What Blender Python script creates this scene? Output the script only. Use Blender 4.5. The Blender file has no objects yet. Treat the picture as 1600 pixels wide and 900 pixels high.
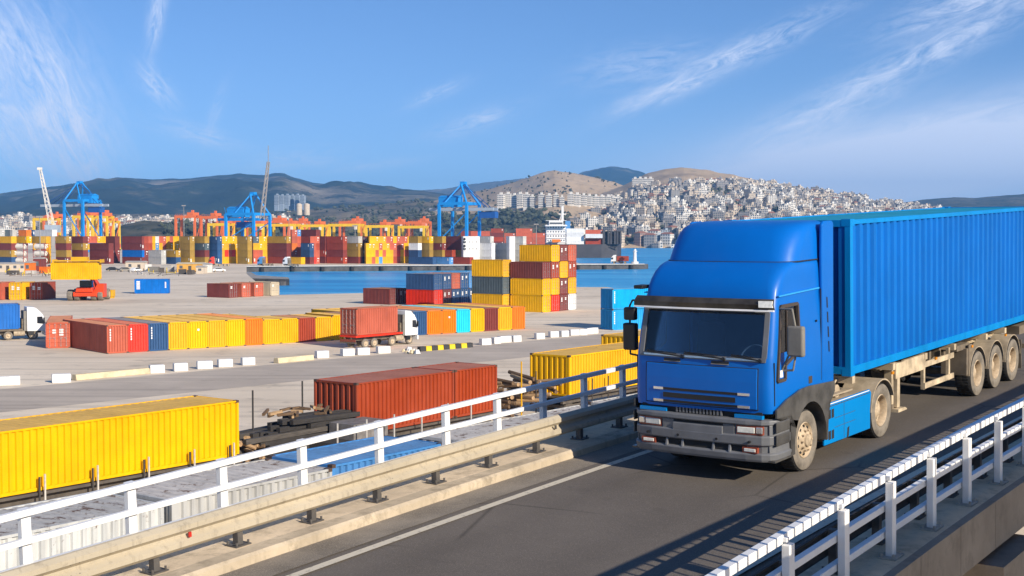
import bpy, math, random
from mathutils import Vector, Matrix, noise
random.seed(7)
R = math.radians
scene = bpy.context.scene
COL = scene.collection

# ------------------------------------------------------------------ camera
CAM_Z = 12.0
FPX = 2020.0            # focal length in pixels of the 1600 px wide photograph
HOR = 367.7
cam_d = bpy.data.cameras.new('camera'); cam = bpy.data.objects.new('camera', cam_d); COL.objects.link(cam)
cam_d.sensor_width = 36; cam_d.lens = FPX / 1600 * 36
cam_d.clip_start = 0.1; cam_d.clip_end = 30000
cam.location = (0, 0, CAM_Z)
cam.rotation_euler = (R(90) - math.atan((450 - HOR) / FPX), 0, 0)
scene.camera = cam

# ------------------------------------------------------------------ sun, sky, exposure
SUN_AZ, SUN_EL = 139.0, 25.0
to_sun = Vector((math.cos(R(SUN_EL)) * math.sin(R(SUN_AZ)), math.cos(R(SUN_EL)) * math.cos(R(SUN_AZ)), math.sin(R(SUN_EL))))
sl = bpy.data.lights.new('sun', 'SUN'); sl.energy = 4.2; sl.angle = R(0.25); sl.color = (1.0, 0.90, 0.76)
so = bpy.data.objects.new('sun', sl); COL.objects.link(so)
so.rotation_euler = to_sun.to_track_quat('Z', 'Y').to_euler()

world = bpy.data.worlds.new("World"); scene.world = world; world.use_nodes = True
wn, wl = world.node_tree.nodes, world.node_tree.links
wn.clear()
def wnode(t, **k):
    n = wn.new(t)
    for a, b in k.items(): setattr(n, a, b)
    return n
def wmath(op, a, b=None, c=None):
    n = wnode('ShaderNodeMath', operation=op)
    for i, x in enumerate((a, b, c)):
        if x is None: continue
        if isinstance(x, (int, float)): n.inputs[i].default_value = x
        else: wl.new(x, n.inputs[i])
    return n.outputs[0]
tc = wnode('ShaderNodeTexCoord')
sep = wnode('ShaderNodeSeparateXYZ'); wl.new(tc.outputs['Generated'], sep.inputs[0])
sky = wnode('ShaderNodeTexSky', sky_type='NISHITA', sun_disc=False)
sky.sun_elevation = R(SUN_EL); sky.sun_rotation = R(SUN_AZ)
sky.altitude = 600; sky.air_density = 1.0; sky.dust_density = 0.15; sky.ozone_density = 3.2
# sample the clear sky a little above the true direction: a crisp, deep winter sky down to the hills
zz = wmath('MULTIPLY_ADD', wmath('MAXIMUM', sep.outputs[2], 0.0), 1.25, 0.075)
cmb = wnode('ShaderNodeCombineXYZ'); wl.new(sep.outputs[0], cmb.inputs[0]); wl.new(sep.outputs[1], cmb.inputs[1]); wl.new(zz, cmb.inputs[2])
nrm = wnode('ShaderNodeVectorMath', operation='NORMALIZE'); wl.new(cmb.outputs[0], nrm.inputs[0])
wl.new(nrm.outputs[0], sky.inputs[0])
# cirrus: streaks given by azimuth / elevation in degrees, broken up by stretched noise
az = wmath('MULTIPLY', wmath('ARCTAN2', sep.outputs[0], sep.outputs[1]), 57.2958)
el = wmath('MULTIPLY', wmath('ARCSINE', sep.outputs[2]), 57.2958)
def streak(a0, e0, ang, lng, wid, amp, nz, seed):
    ca, sa = math.cos(R(ang)), math.sin(R(ang))
    da, de = wmath('SUBTRACT', az, a0), wmath('SUBTRACT', el, e0)
    x = wmath('MULTIPLY_ADD', da, ca, wmath('MULTIPLY', de, sa))
    y = wmath('MULTIPLY_ADD', da, -sa, wmath('MULTIPLY', de, ca))
    gx = wmath('POWER', wmath('DIVIDE', x, lng), 2.0); gy = wmath('POWER', wmath('DIVIDE', y, wid * 1.5), 2.0)
    g = wmath('EXPONENT', wmath('MULTIPLY', wmath('ADD', gx, gy), -1.0))
    cv = wnode('ShaderNodeCombineXYZ')
    wl.new(wmath('MULTIPLY', x, nz * 0.34), cv.inputs[0]); wl.new(wmath('MULTIPLY', y, nz * 1.35), cv.inputs[1]); cv.inputs[2].default_value = seed
    nt = wnode('ShaderNodeTexNoise'); nt.inputs['Scale'].default_value = 1.0; nt.inputs['Detail'].default_value = 7; nt.inputs['Roughness'].default_value = 0.70; nt.inputs['Distortion'].default_value = 0.9
    wl.new(cv.outputs[0], nt.inputs['Vector'])
    m = wmath('MAXIMUM', wmath('MULTIPLY_ADD', nt.outputs[0], 3.2, -1.15), 0.0)
    return wmath('MULTIPLY', wmath('MULTIPLY', g, m), amp)
S = [  # az, el, tilt, length, width, strength, noise scale, seed
    (-19.6, 5.6, -64, 4.2, 1.25, 0.75, 1.5, 1.0), (-21.6, 4.4, -52, 3.0, 0.8, 0.6, 1.8, 2.2), (-18.6, 3.6, -68, 2.2, 0.9, 0.6, 1.7, 2.9),
    (-15.2, 9.5, 80, 1.6, 0.20, 0.75, 2.2, 3.1), (-15.3, 6.3, -50, 1.0, 0.30, 0.65, 3.0, 4.7), (-13.6, 4.3, -14, 1.7, 0.25, 0.5, 2.6, 5.3),
    (-12.9, 5.2, 70, 1.2, 0.16, 0.35, 2.6, 6.3), (-3.4, 6.2, 22, 1.4, 0.18, 0.42, 2.6, 7.9), (-1.6, 5.0, 17, 1.8, 0.28, 0.5, 2.4, 8.8),
    (9.5, 7.6, 24, 4.4, 0.34, 0.8, 1.7, 9.4), (5.6, 7.4, 8, 2.6, 0.5, 0.38, 2.0, 10.1), (6.2, 6.0, 18, 1.8, 0.25, 0.4, 2.2, 11.5),
    (17.5, 7.5, 24, 5.0, 0.42, 0.7, 1.6, 12.2), (19.5, 9.6, 16, 3.2, 0.45, 0.7, 1.5, 13.7), (13.5, 5.2, 22, 4.0, 0.5, 0.4, 1.7, 14.1),
    (18.0, 3.6, 14, 6.5, 0.9, 0.55, 1.2, 15.9), (14.0, 2.7, 10, 7.5, 0.9, 0.35, 1.0, 16.3), (-9.7, 3.2, 6, 2.4, 0.35, 0.35, 2.4, 17.4),
    (-6.0, 3.1, 8, 1.8, 0.16, 0.3, 2.6, 18.4), (-21.5, 8.0, -60, 3.0, 0.9, 0.35, 1.6, 19.6)]
tot = None
for s_ in S:
    v = streak(*s_); tot = v if tot is None else wmath('ADD', tot, v)
# a broad thin veil low on the right
veil = wmath('MULTIPLY', wmath('EXPONENT', wmath('MULTIPLY', wmath('POWER', wmath('DIVIDE', wmath('SUBTRACT', wmath('MULTIPLY_ADD', az, -0.13, el), 0.6), 2.1), 2.0), -1.0)),
             wmath('MINIMUM', wmath('MAXIMUM', wmath('MULTIPLY_ADD', az, 0.07, 0.1), 0.0), 1.0))
tot = wmath('ADD', tot, wmath('MULTIPLY', veil, 0.95))
tot = wmath('MINIMUM', wmath('MULTIPLY', tot, 1.12), 0.85)
hs = wnode('ShaderNodeHueSaturation'); hs.inputs['Saturation'].default_value = 1.15; hs.inputs['Value'].default_value = 0.90; hs.inputs['Hue'].default_value = 0.508
wl.new(sky.outputs[0], hs.inputs['Color'])
mix = wnode('ShaderNodeMix', data_type='RGBA'); wl.new(tot, mix.inputs[0]); wl.new(hs.outputs[0], mix.inputs[6]); mix.inputs[7].default_value = (5.2, 5.6, 6.7, 1)
bg = wnode('ShaderNodeBackground'); bg.inputs[1].default_value = 0.118
wl.new(mix.outputs[2], bg.inputs[0])
wo = wnode('ShaderNodeOutputWorld'); wl.new(bg.outputs[0], wo.inputs[0])
vs = scene.view_settings
vs.view_transform = 'Standard'; vs.look = 'None'; vs.gamma = 1.0; vs.use_curve_mapping = False; vs.exposure = 0.6
scene.cycles.max_bounces = 6; scene.cycles.diffuse_bounces = 2; scene.cycles.glossy_bounces = 3; scene.cycles.transmission_bounces = 4
scene.cycles.volume_bounces = 0; scene.cycles.use_denoising = True

# ------------------------------------------------------------------ frames of reference
TH, GR = R(37.0), R(2.17)
BO = Vector((4.058, 20.059, CAM_Z - 3.926))                      # front right corner of the truck, on the road
BU = Vector((math.sin(TH) * math.cos(GR), math.cos(TH) * math.cos(GR), math.sin(GR)))
BL = Vector((-math.cos(TH), math.sin(TH), 0)); BN = BU.cross(BL)
def dz(s, t=0.0):
    k = 0.0009 + 0.0013 * min(1.0, max(0.0, (-1.4 - t) / 0.7))
    if s >= 3: return 0.0
    if s < -12: return -k * 225 - 30 * k * (-12 - s)
    return -k * (s - 3) ** 2
def BR(s, t, h): return BO + BU * s + BL * t + BN * (h + dz(s, t))   # bridge: along, to the left, up
U2 = Vector((math.sin(TH), math.cos(TH), 0)); L2 = Vector((-math.cos(TH), math.sin(TH), 0))
def YS(s, t, z=0.0): return Vector((BO.x, BO.y, 0)) + U2 * s + L2 * t + Vector((0, 0, z))   # yard, parallel to the bridge
def at(px, D, z=0.0): return Vector(((px - 800) / FPX * D, D, z))                           # bearing and distance

# ------------------------------------------------------------------ mesh helpers
class MB:
    def __init__(self): self.v = []; self.f = []; self.m = []
    def add(self, vs, fs, mi=0):
        o = len(self.v); self.v += [tuple(p) for p in vs]
        for f in fs: self.f.append(tuple(i + o for i in f)); self.m.append(mi)
        return self
    def box(self, x0, x1, y0, y1, z0, z1, mi=0):
        return self.add([(x0, y0, z0), (x1, y0, z0), (x1, y1, z0), (x0, y1, z0), (x0, y0, z1), (x1, y0, z1), (x1, y1, z1), (x0, y1, z1)],
                        [(0, 3, 2, 1), (4, 5, 6, 7), (0, 1, 5, 4), (1, 2, 6, 5), (2, 3, 7, 6), (3, 0, 4, 7)], mi)
    def prism(self, poly, axis, a, b, mi=0):
        def P(p, c): return (c, p[0], p[1]) if axis == 'x' else (p[0], c, p[1]) if axis == 'y' else (p[0], p[1], c)
        n = len(poly)
        return self.add([P(p, a) for p in poly] + [P(p, b) for p in poly],
                        [tuple(range(n - 1, -1, -1)), tuple(range(n, 2 * n))] + [(i, (i + 1) % n, n + (i + 1) % n, n + i) for i in range(n)], mi)
    def cyl(self, p0, p1, r, n=12, r2=None, mi=0, cap=True):
        p0, p1 = Vector(p0), Vector(p1); d = (p1 - p0); 
        if d.length < 1e-9: return self
        d.normalize(); a = d.orthogonal().normalized(); b = d.cross(a); r2 = r if r2 is None else r2
        vs = [p0 + (a * math.cos(2 * math.pi * i / n) + b * math.sin(2 * math.pi * i / n)) * r for i in range(n)] + \
             [p1 + (a * math.cos(2 * math.pi * i / n) + b * math.sin(2 * math.pi * i / n)) * r2 for i in range(n)]
        fs = [(i, (i + 1) % n, n + (i + 1) % n, n + i) for i in range(n)]
        if cap: fs += [tuple(range(n - 1, -1, -1)), tuple(range(n, 2 * n))]
        return self.add(vs, fs, mi)
    def tube(self, pts, r, n=8, mi=0):
        for a, b in zip(pts[:-1], pts[1:]): self.cyl(a, b, r, n, mi=mi)
        return self
    def beam(self, p0, p1, w, h=None, mi=0):                      # square bar between two points
        h = h or w; p0, p1 = Vector(p0), Vector(p1); d = (p1 - p0).normalized()
        up = Vector((0, 0, 1)) if abs(d.z) < 0.95 else Vector((1, 0, 0))
        a = d.cross(up).normalized() * (w / 2); b = a.cross(d).normalized() * (h / 2)
        vs = [p + x + y for p in (p0, p1) for x, y in ((-a, -b), (a, -b), (a, b), (-a, b))]
        return self.add(vs, [(0, 1, 2, 3), (7, 6, 5, 4), (0, 4, 5, 1), (1, 5, 6, 2), (2, 6, 7, 3), (3, 7, 4, 0)], mi)
    def lathe(self, prof, c, axis='y', n=32, mi=0):               # prof: (radius, offset along axis)
        vs, fs = [], []; m = len(prof)
        for i in range(n):
            a = 2 * math.pi * i / n
            for r, o in prof:
                x, z = r * math.cos(a), r * math.sin(a)
                vs.append((c[0] + x, c[1] + o, c[2] + z) if axis == 'y' else (c[0] + x, c[1] + z, c[2] + o))
        for i in range(n):
            for k in range(m - 1):
                j = (i + 1) % n
                fs.append((i * m + k, j * m + k, j * m + k + 1, i * m + k + 1))
        return self.add(vs, fs, mi)
    def sweep(self, fn, prof, ss, closed=True, mi=0):             # prof: (t, h) points carried along s
        n = len(prof); vs = [fn(s, t, h) for s in ss for t, h in prof]; fs = []
        for i in range(len(ss) - 1):
            for k in range(n if closed else n - 1):
                a, b = i * n + k, i * n + (k + 1) % n
                fs.append((a, b, b + n, a + n))
        if closed: fs += [tuple(range(n)), tuple(range((len(ss) - 1) * n + n - 1, (len(ss) - 1) * n - 1, -1))]
        return self.add(vs, fs, mi)
    def mesh(self, name, mats, smooth=False):
        me = bpy.data.meshes.new(name); me.from_pydata(self.v, [], self.f)
        for m in mats: me.materials.append(m)
        if len(mats) > 1: me.polygons.foreach_set('material_index', self.m)
        if smooth: me.polygons.foreach_set('use_smooth', [True] * len(me.polygons))
        me.update(); return me
    def build(self, name, mat, parent=None, loc=None, smooth=False, bevel=0, M=None, recalc=True):
        if loc is not None: self.v = [(x - loc[0], y - loc[1], z - loc[2]) for x, y, z in self.v]
        mats = mat if isinstance(mat, (list, tuple)) else [mat]
        me = self.mesh(name, mats, smooth)
        if recalc: fix_normals(me)
        o = bpy.data.objects.new(name, me); COL.objects.link(o)
        if loc is not None and parent is None: o.location = loc
        if M is not None: o.matrix_world = M
        if parent is not None: o.parent = parent
        if bevel:
            b = o.modifiers.new('bevel', 'BEVEL'); b.width = bevel; b.segments = 2; b.limit_method = 'ANGLE'; b.angle_limit = R(35)
        if smooth: smooth_by_angle(o)
        return o
import bmesh
def fix_normals(me):
    b = bmesh.new(); b.from_mesh(me); bmesh.ops.recalc_face_normals(b, faces=b.faces); b.to_mesh(me); b.free()
def smooth_by_angle(o, ang=38):
    me = o.data
    if 'sharp_edge' not in me.attributes: me.attributes.new('sharp_edge', 'BOOLEAN', 'EDGE')
    b = bmesh.new(); b.from_mesh(me)
    vals = [e.calc_face_angle(0) > R(ang) if len(e.link_faces) == 2 else True for e in b.edges]
    b.free(); me.attributes['sharp_edge'].data.foreach_set('value', vals)
def tag(o, label=None, cat=None, group=None, kind=None):
    if label: o['label'] = label
    if cat: o['category'] = cat
    if group: o['group'] = group
    if kind or cat: o['kind'] = kind or 'thing'
    return o
def thing(name, label, cat, loc=(0, 0, 0), rz=0.0, group=None, M=None):
    o = bpy.data.objects.new(name, None); COL.objects.link(o); o.empty_display_size = 0.2
    if M is not None: o.matrix_world = M
    else: o.location = loc; o.rotation_euler = (0, 0, rz)
    return tag(o, label, cat, group)
def inst(name, me, parent=None, mat=None, loc=None, rz=None, M=None):
    o = bpy.data.objects.new(name, me); COL.objects.link(o)
    if parent is not None: o.parent = parent
    if loc is not None: o.location = loc
    if rz is not None: o.rotation_euler = (0, 0, rz)
    if M is not None: o.matrix_world = M
    if mat is not None:
        for i, m in enumerate(mat if isinstance(mat, (list, tuple)) else [mat]):
            o.material_slots[i].link = 'OBJECT'; o.material_slots[i].material = m
    return o

# ------------------------------------------------------------------ materials
def new_mat(name):
    m = bpy.data.materials.new(name); m.use_nodes = True
    nt = m.node_tree; nt.nodes.clear()
    out = nt.nodes.new('ShaderNodeOutputMaterial'); p = nt.nodes.new('ShaderNodeBsdfPrincipled')
    nt.links.new(p.outputs[0], out.inputs[0])
    return m, nt, p
def nn(nt, t, **k):
    n = nt.nodes.new(t)
    for a, b in k.items(): setattr(n, a, b)
    return n
def noise_tex(nt, scale, detail=4, rough=0.55, stretch=None, coord='Object', dist=0.0):
    c = nn(nt, 'ShaderNodeTexCoord'); n = nn(nt, 'ShaderNodeTexNoise')
    n.inputs['Scale'].default_value = scale; n.inputs['Detail'].default_value = detail; n.inputs['Roughness'].default_value = rough; n.inputs['Distortion'].default_value = dist
    if stretch:
        mp = nn(nt, 'ShaderNodeMapping'); mp.inputs['Scale'].default_value = stretch
        nt.links.new(c.outputs[coord], mp.inputs[0]); nt.links.new(mp.outputs[0], n.inputs['Vector'])
    else: nt.links.new(c.outputs[coord], n.inputs['Vector'])
    return n.outputs[0]
def ramp(nt, fac, stops):
    r = nn(nt, 'ShaderNodeValToRGB'); e = r.color_ramp.elements
    e[0].position, e[0].color = stops[0][0], (*stops[0][1], 1); e[1].position, e[1].color = stops[-1][0], (*stops[-1][1], 1)
    for p, c in stops[1:-1]:
        x = e.new(p); x.color = (*c, 1)
    nt.links.new(fac, r.inputs[0]); return r.outputs[0]
def mixc(nt, fac, a, b, blend='MIX'):
    m = nn(nt, 'ShaderNodeMix', data_type='RGBA', blend_type=blend)
    for i, x in ((0, fac), (6, a), (7, b)):
        if isinstance(x, (int, float)): m.inputs[i].default_value = x
        elif isinstance(x, (tuple, list)): m.inputs[i].default_value = (*x, 1)
        else: nt.links.new(x, m.inputs[i])
    return m.outputs[2]
def bump(nt, p, height, strength, dist=0.02):
    b = nn(nt, 'ShaderNodeBump'); b.inputs['Strength'].default_value = strength; b.inputs['Distance'].default_value = dist
    nt.links.new(height, b.inputs['Height']); nt.links.new(b.outputs[0], p.inputs['Normal'])
def mul(c, k): return tuple(min(1, x * k) for x in c)
def simple(name, col, rough=0.6, metal=0.0, var=0.18, scale=3.0, spec=0.5, bmp=0.0, stretch=None, coat=0.0):
    m, nt, p = new_mat(name)
    f = noise_tex(nt, scale, 5, 0.6, stretch)
    nt.links.new(ramp(nt, f, [(0.3, mul(col, 1 - var)), (0.7, mul(col, 1 + var))]), p.inputs['Base Color'])
    p.inputs['Roughness'].default_value = rough; p.inputs['Metallic'].default_value = metal; p.inputs['Specular IOR Level'].default_value = spec
    if coat: p.inputs['Coat Weight'].default_value = coat; p.inputs['Coat Roughness'].default_value = 0.08
    if bmp: bump(nt, p, noise_tex(nt, scale * 8, 4, 0.6, stretch), bmp, 0.01)
    return m
def paint(name, col, rust=0.12, dirt=0.25, rough=0.5, fade=0.12, lift=0.012):
    """weathered container paint: faded patches, vertical grime, spots of rust"""
    m, nt, p = new_mat(name)
    oi = nn(nt, 'ShaderNodeObjectInfo'); rv = oi.outputs['Random']
    big = noise_tex(nt, 0.5, 4, 0.6)
    c = ramp(nt, big, [(0.3, mul(col, 1 - fade)), (0.72, tuple(min(1, x * (1 + fade) + lift) for x in col))])
    st = noise_tex(nt, 1.0, 5, 0.65, (3.2, 3.2, 0.22))
    c = mixc(nt, nn_map(nt, st, 0.47, 0.72, 0, dirt * 1.6), c, mul(tuple(0.45 * x + 2.5 * lift for x in col), 0.9))
    sp = noise_tex(nt, 2.6, 8, 0.72)
    c = mixc(nt, nn_map(nt, sp, 0.68 - rust * 0.30, 0.76 - rust * 0.30, 0, 0.85), c, (0.11, 0.045, 0.02))
    hv = nn(nt, 'ShaderNodeHueSaturation'); nt.links.new(nn_map(nt, rv, 0, 1, .84, 1.08), hv.inputs['Value']); nt.links.new(nn_map(nt, rv, 0, 1, .985, 1.04), hv.inputs['Saturation']); nt.links.new(c, hv.inputs['Color']); c = hv.outputs[0]
    bump(nt, p, noise_tex(nt, 1.4, 3, .5), .25, .03)
    nt.links.new(c, p.inputs['Base Color']); p.inputs['Roughness'].default_value = rough; p.inputs['Specular IOR Level'].default_value = 0.2
    return m
def nn_map(nt, v, a, b, c, d):
    n = nn(nt, 'ShaderNodeMapRange'); n.clamp = True
    for i, x in enumerate((a, b, c, d)): n.inputs[i + 1].default_value = x
    nt.links.new(v, n.inputs[0]); return n.outputs[0]

PC = {  # container paints
    'yellow': (0.80, 0.425, 0.002), 'shaded_yellow': (0.40, 0.245, 0.04), 'maroon': (0.20, 0.042, 0.034), 'red': (0.72, 0.045, 0.022), 'salmon': (0.52, 0.12, 0.065),  # yellow's darker copy carries the shade of the long sides in its colour
    'rust red': (0.36, 0.06, 0.028), 'orange': (0.82, 0.20, 0.018), 'blue': (0.008, 0.15, 0.52), 'navy': (0.030, 0.085, 0.20), 'pale blue': (0.10, 0.30, 0.62),
    'cyan': (0.03, 0.55, 0.72), 'white': (0.78, 0.78, 0.76), 'grey': (0.52, 0.51, 0.47), 'slate': (0.085, 0.115, 0.13), 'beige': (0.62, 0.52, 0.36), 'azure': (0.02, 0.36, 0.72)}
PM = {k: paint('paint_' + k.replace(' ', '_'), v, dirt=0.12 if k in ('yellow', 'red', 'cyan', 'orange') else 0.25) for k, v in PC.items()}
def dusty(k, a=0.55):
    c = PC[k]; d = (0.62, 0.47, 0.26)
    return paint('dusty_' + k.replace(' ', '_'), tuple(x * (1 - a) + y * a for x, y in zip(c, d)), rust=0.2, dirt=0.2, rough=0.85)
DM = {k: dusty(k, {'yellow': 0.45, 'rust red': 0.4}.get(k, 0.35)) for k in PC}
M_castings = simple('corner_casting_steel', (0.10, 0.06, 0.04), 0.7, 0.2)
M_rod = simple('galvanised_rod', (0.42, 0.41, 0.39), 0.45, 0.6)
M_mark = simple('stencil_white', (0.80, 0.79, 0.76), 0.7, var=0.1)
M_gask = simple('rubber_gasket', (0.02, 0.02, 0.02), 0.9)

# ------------------------------------------------------------------ shipping containers
W = 2.44
def corr(mb, a0, a1, z0, z1, depth, pitch, place):
    """trapezoid sheet: place(along, out, z) gives the point; out = 0 is the outer face"""
    n = max(2, round((a1 - a0) / pitch)); p = (a1 - a0) / n
    pts = [(a0, 0.0)]
    for i in range(n):
        b = a0 + i * p
        pts += [(b + .38 * p, 0.0), (b + .48 * p, -depth), (b + .90 * p, -depth), (b + p, 0.0)]
    m = len(pts)
    vs = [place(a, o, z) for a, o in pts for z in (z0, z1)]
    return mb.add(vs, [(2 * i, 2 * i + 2, 2 * i + 3, 2 * i + 1) for i in range(m - 1)])
CM = {}
def cont_meshes(L, H):
    k = (round(L, 2), round(H, 2))
    if k in CM: return CM[k]
    l, w = L / 2, W / 2; d = {}
    f = MB()
    for x in (-l, l):
        for y in (-w, w):
            f.box(x - (.13 if x > 0 else 0), x + (.13 if x < 0 else 0), y - (.10 if y > 0 else 0), y + (.10 if y < 0 else 0), .118, H - .118)
    for y in (-w, w):
        y0, y1 = (y, y + .06) if y < 0 else (y - .06, y)
        f.box(-l + .13, l - .13, y0, y1, .03, .17); f.box(-l + .13, l - .13, y0, y1, H - .09, H - .01)
    for x in (-l, l):
        x0, x1 = (x, x + .1) if x < 0 else (x - .1, x)
        f.box(x0, x1, -w + .10, w - .10, .03, .16); f.box(x0, x1, -w + .10, w - .10, H - .13, H - .012)
    for x in (-l, l):
        for y in (-w, w):
            for z in (0, H):
                f.box(min(x, x - math.copysign(.178, x)) - (.004 if x < 0 else -.0), max(x, x - math.copysign(.178, x)) + (.004 if x > 0 else 0),
                      min(y, y - math.copysign(.162, y)) - (.004 if y < 0 else 0), max(y, y - math.copysign(.162, y)) + (.004 if y > 0 else 0),
                      max(0, z - .118), min(H, z + .118) + (.004 if z else 0), mi=1)
    f.box(-l + .1, l - .1, -w + .06, w - .06, .05, .14, mi=1)
    d['frame'] = f
    for sg in (-1, 1):
        s = MB(); corr(s, -l + .13, l - .13, .17, H - .09, .058, .33, lambda a, o, z: (a, sg * (w - .012 + o), z)); d['side%d' % sg] = s
    r = MB(); corr(r, -l + .1, l - .1, -w + .06, w - .06, .02, .42, lambda a, o, y: (a, y, H - .028 + o)); d['roof'] = r
    fr = MB(); corr(fr, -w + .10, w - .10, .16, H - .13, .085, .30, lambda a, o, z: (-l + .012 - o, a, z)); d['front'] = fr
    for sg in (-1, 1):
        y0, y1 = (-w + .11, -.012) if sg < 0 else (.012, w - .11)
        q = MB(); z0, z1 = .17, H - .14; n = 5; h = (z1 - z0) / n
        for i in range(n):
            a, b = z0 + i * h, z0 + (i + 1) * h; g = .04
            pts = [(l - .03, a), (l - .03, a + g * 1.2), (l - .065, a + g * 2.6), (l - .065, b - g * 2.6), (l - .03, b - g * 1.2), (l - .03, b)]
            q.add([(x, y, z) for x, z in pts for y in (y0, y1)], [(2 * j, 2 * j + 1, 2 * j + 3, 2 * j + 2) for j in range(5)])
        d['door%d' % sg] = q
        rods = []
        for yy in ((y0 + y1) / 2 - .27, (y0 + y1) / 2 + .27):
            b = MB().cyl((l - .005, yy, .2), (l - .005, yy, H - .17), .022, 8)
            for zz in (.24, H * .36, H * .66, H - .22): b.box(l - .035, l + .008, yy - .05, yy + .05, zz - .035, zz + .035)
            b.box(l - .01, l + .03, yy - .02, yy + .36 * (1 if yy < (y0 + y1) / 2 else -1) * .6, 1.08, 1.12)
            rods.append(b.mesh('lock_rod', [M_rod]))
        d['rods%d' % sg] = rods
    out = {}
    for kk, mb in d.items():
        if kk.startswith('rods'): out[kk] = mb; continue
        me = mb.mesh('container_' + kk.rstrip('-1'), [M_rod, M_castings] if kk == 'frame' else [M_rod])
        if kk == 'frame': fix_normals(me)
        out[kk] = me
    CM[k] = out; return out
def container(label, col, L, H, loc, rz, group=None, doors=True, dust=True, frame_col=None, marks=()):
    """door end at local +x"""
    m = cont_meshes(L, H); mt = PM[col]
    o = inst('shipping_container', m['frame'], None, [PM[frame_col or col], M_castings], loc, rz)
    tag(o, label, 'container', group)
    inst('side_panel', m['side-1'], o, mt); inst('side_panel', m['side1'], o, mt)
    inst('roof_panel', m['roof'], o, DM[col] if dust else mt); inst('front_panel', m['front'], o, mt)
    for sg in (-1, 1):
        dd = inst('cargo_door', m['door%d' % sg], o, mt)
        if doors:
            for r_ in m['rods%d' % sg]: inst('lock_rod', r_, dd)
    for (side, a, z, w_, h_) in marks:                          # painted ciphers, too worn to read: thin stencil plates
        b = MB(); n = max(1, int(h_ / .22)); wd = W / 2
        for i in range(n):
            zz = z - i * (h_ / n)
            if side == 'L': b.box(a, a + w_, wd - .012, wd - .006, zz - h_ / n * .7, zz)
            if side == 'R': b.box(a, a + w_, -wd + .006, -wd + .012, zz - h_ / n * .7, zz)
            if side == 'F': b.box(-L / 2 - .001, -L / 2 + .004, a, a + w_, zz - h_ / n * .7, zz)
            if side == 'D': b.box(L / 2 - .03, L / 2 - .024, a, a + w_, zz - h_ / n * .7, zz)
        b.build('stencil_marking', M_mark, o)
    return o
def cbox_mesh(L, H, marked=0):
    """container as it reads from half a kilometre: frame, recessed ribbed sides, door end"""
    k = ('far', round(L, 1), H, marked)
    if k in CM: return CM[k]
    l, w = L / 2, W / 2; f = MB()
    for x in (-l, l - .2):
        for y in (-w, w - .16): f.box(x, x + .2, y, y + .16, 0, H)
    for y in (-w, w - .08): f.box(-l + .2, l - .2, y, y + .08, 0, .2); f.box(-l + .2, l - .2, y, y + .08, H - .14, H)
    for sg in (-1, 1): corr(f, -l + .2, l - .2, .2, H - .14, .05, .6, lambda a, o, z: (a, sg * (w - .01 + o), z))
    f.box(-l + .2, l - .2, -w + .08, w - .08, H - .08, H - .02)
    for x in (-l + .02, l - .1): f.box(x, x + .08, -w + .16, w - .16, 0, H - .01)
    for y in (-.75, -.3, .3, .75): f.cyl((l - .01, y, .2), (l - .01, y, H - .2), .03, 5)
    if marked:
        for x0, x1 in ((l + .012, l + .02), (-l - .02, -l - .012)):
            if marked == 1: f.box(x0, x1, .2, .9, H * .70, H * .84, 1); f.box(x0, x1, .3, .6, H * .35, H * .5, 1)
            else: f.box(x0, x1, -.95, -.5, H * .3, H * .75, 1)
        for sg in (-1, 1): f.box(l - 1.0, l - .6, sg * w - .004, sg * w + .008, H * .5, H * .84, 1)
    f.box(-l + .3, l - .3, -w + .3, w - .3, .02, .1, 1)
    me = f.mesh('stacked_container', [M_rod, M_mark]); fix_normals(me); CM[k] = me; return me
def cbox(label, col, L, H, loc, rz, group):
    return tag(inst('stacked_container', cbox_mesh(L, H, (0, 0, 1, 0, 2, 0, 0, 1)[len(bpy.data.objects) % 8]), None, [PM[col], M_mark], loc, rz), label, 'container', group)

# ------------------------------------------------------------------ ground, water
def concrete_yard():
    m, nt, p = new_mat('yard_concrete')
    a = noise_tex(nt, 0.035, 6, 0.6); c = ramp(nt, a, [(0.32, (0.62, 0.51, 0.375)), (0.5, (0.76, 0.635, 0.475)), (0.68, (0.84, 0.715, 0.55))])
    mp = noise_tex(nt, 1.0, 5, 0.62, None, dist=0.3)
    tcn = nn(nt, 'ShaderNodeTexCoord'); mapp = nn(nt, 'ShaderNodeMapping'); mapp.inputs['Rotation'].default_value = (0, 0, R(-50)); mapp.inputs['Scale'].default_value = (0.02, 0.55, 1)
    nz = nn(nt, 'ShaderNodeTexNoise'); nz.inputs['Scale'].default_value = 1; nz.inputs['Detail'].default_value = 4
    nt.links.new(tcn.outputs['Object'], mapp.inputs[0]); nt.links.new(mapp.outputs[0], nz.inputs['Vector'])
    c = mixc(nt, nn_map(nt, nz.outputs[0], .5, .72, 0, .36), c, (0.22, 0.19, 0.155))       # tyre-blackened lanes
    c = mixc(nt, nn_map(nt, noise_tex(nt, 0.22, 7, 0.7), .56, .68, 0, .55), c, (0.26, 0.22, 0.175))  # oil and damp stains
    c = mixc(nt, nn_map(nt, mp, .62, .8, 0, .3), c, (0.55, 0.52, 0.46))
    nt.links.new(c, p.inputs['Base Color']); p.inputs['Roughness'].default_value = 0.9; p.inputs['Specular IOR Level'].default_value = 0.25
    return m
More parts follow.
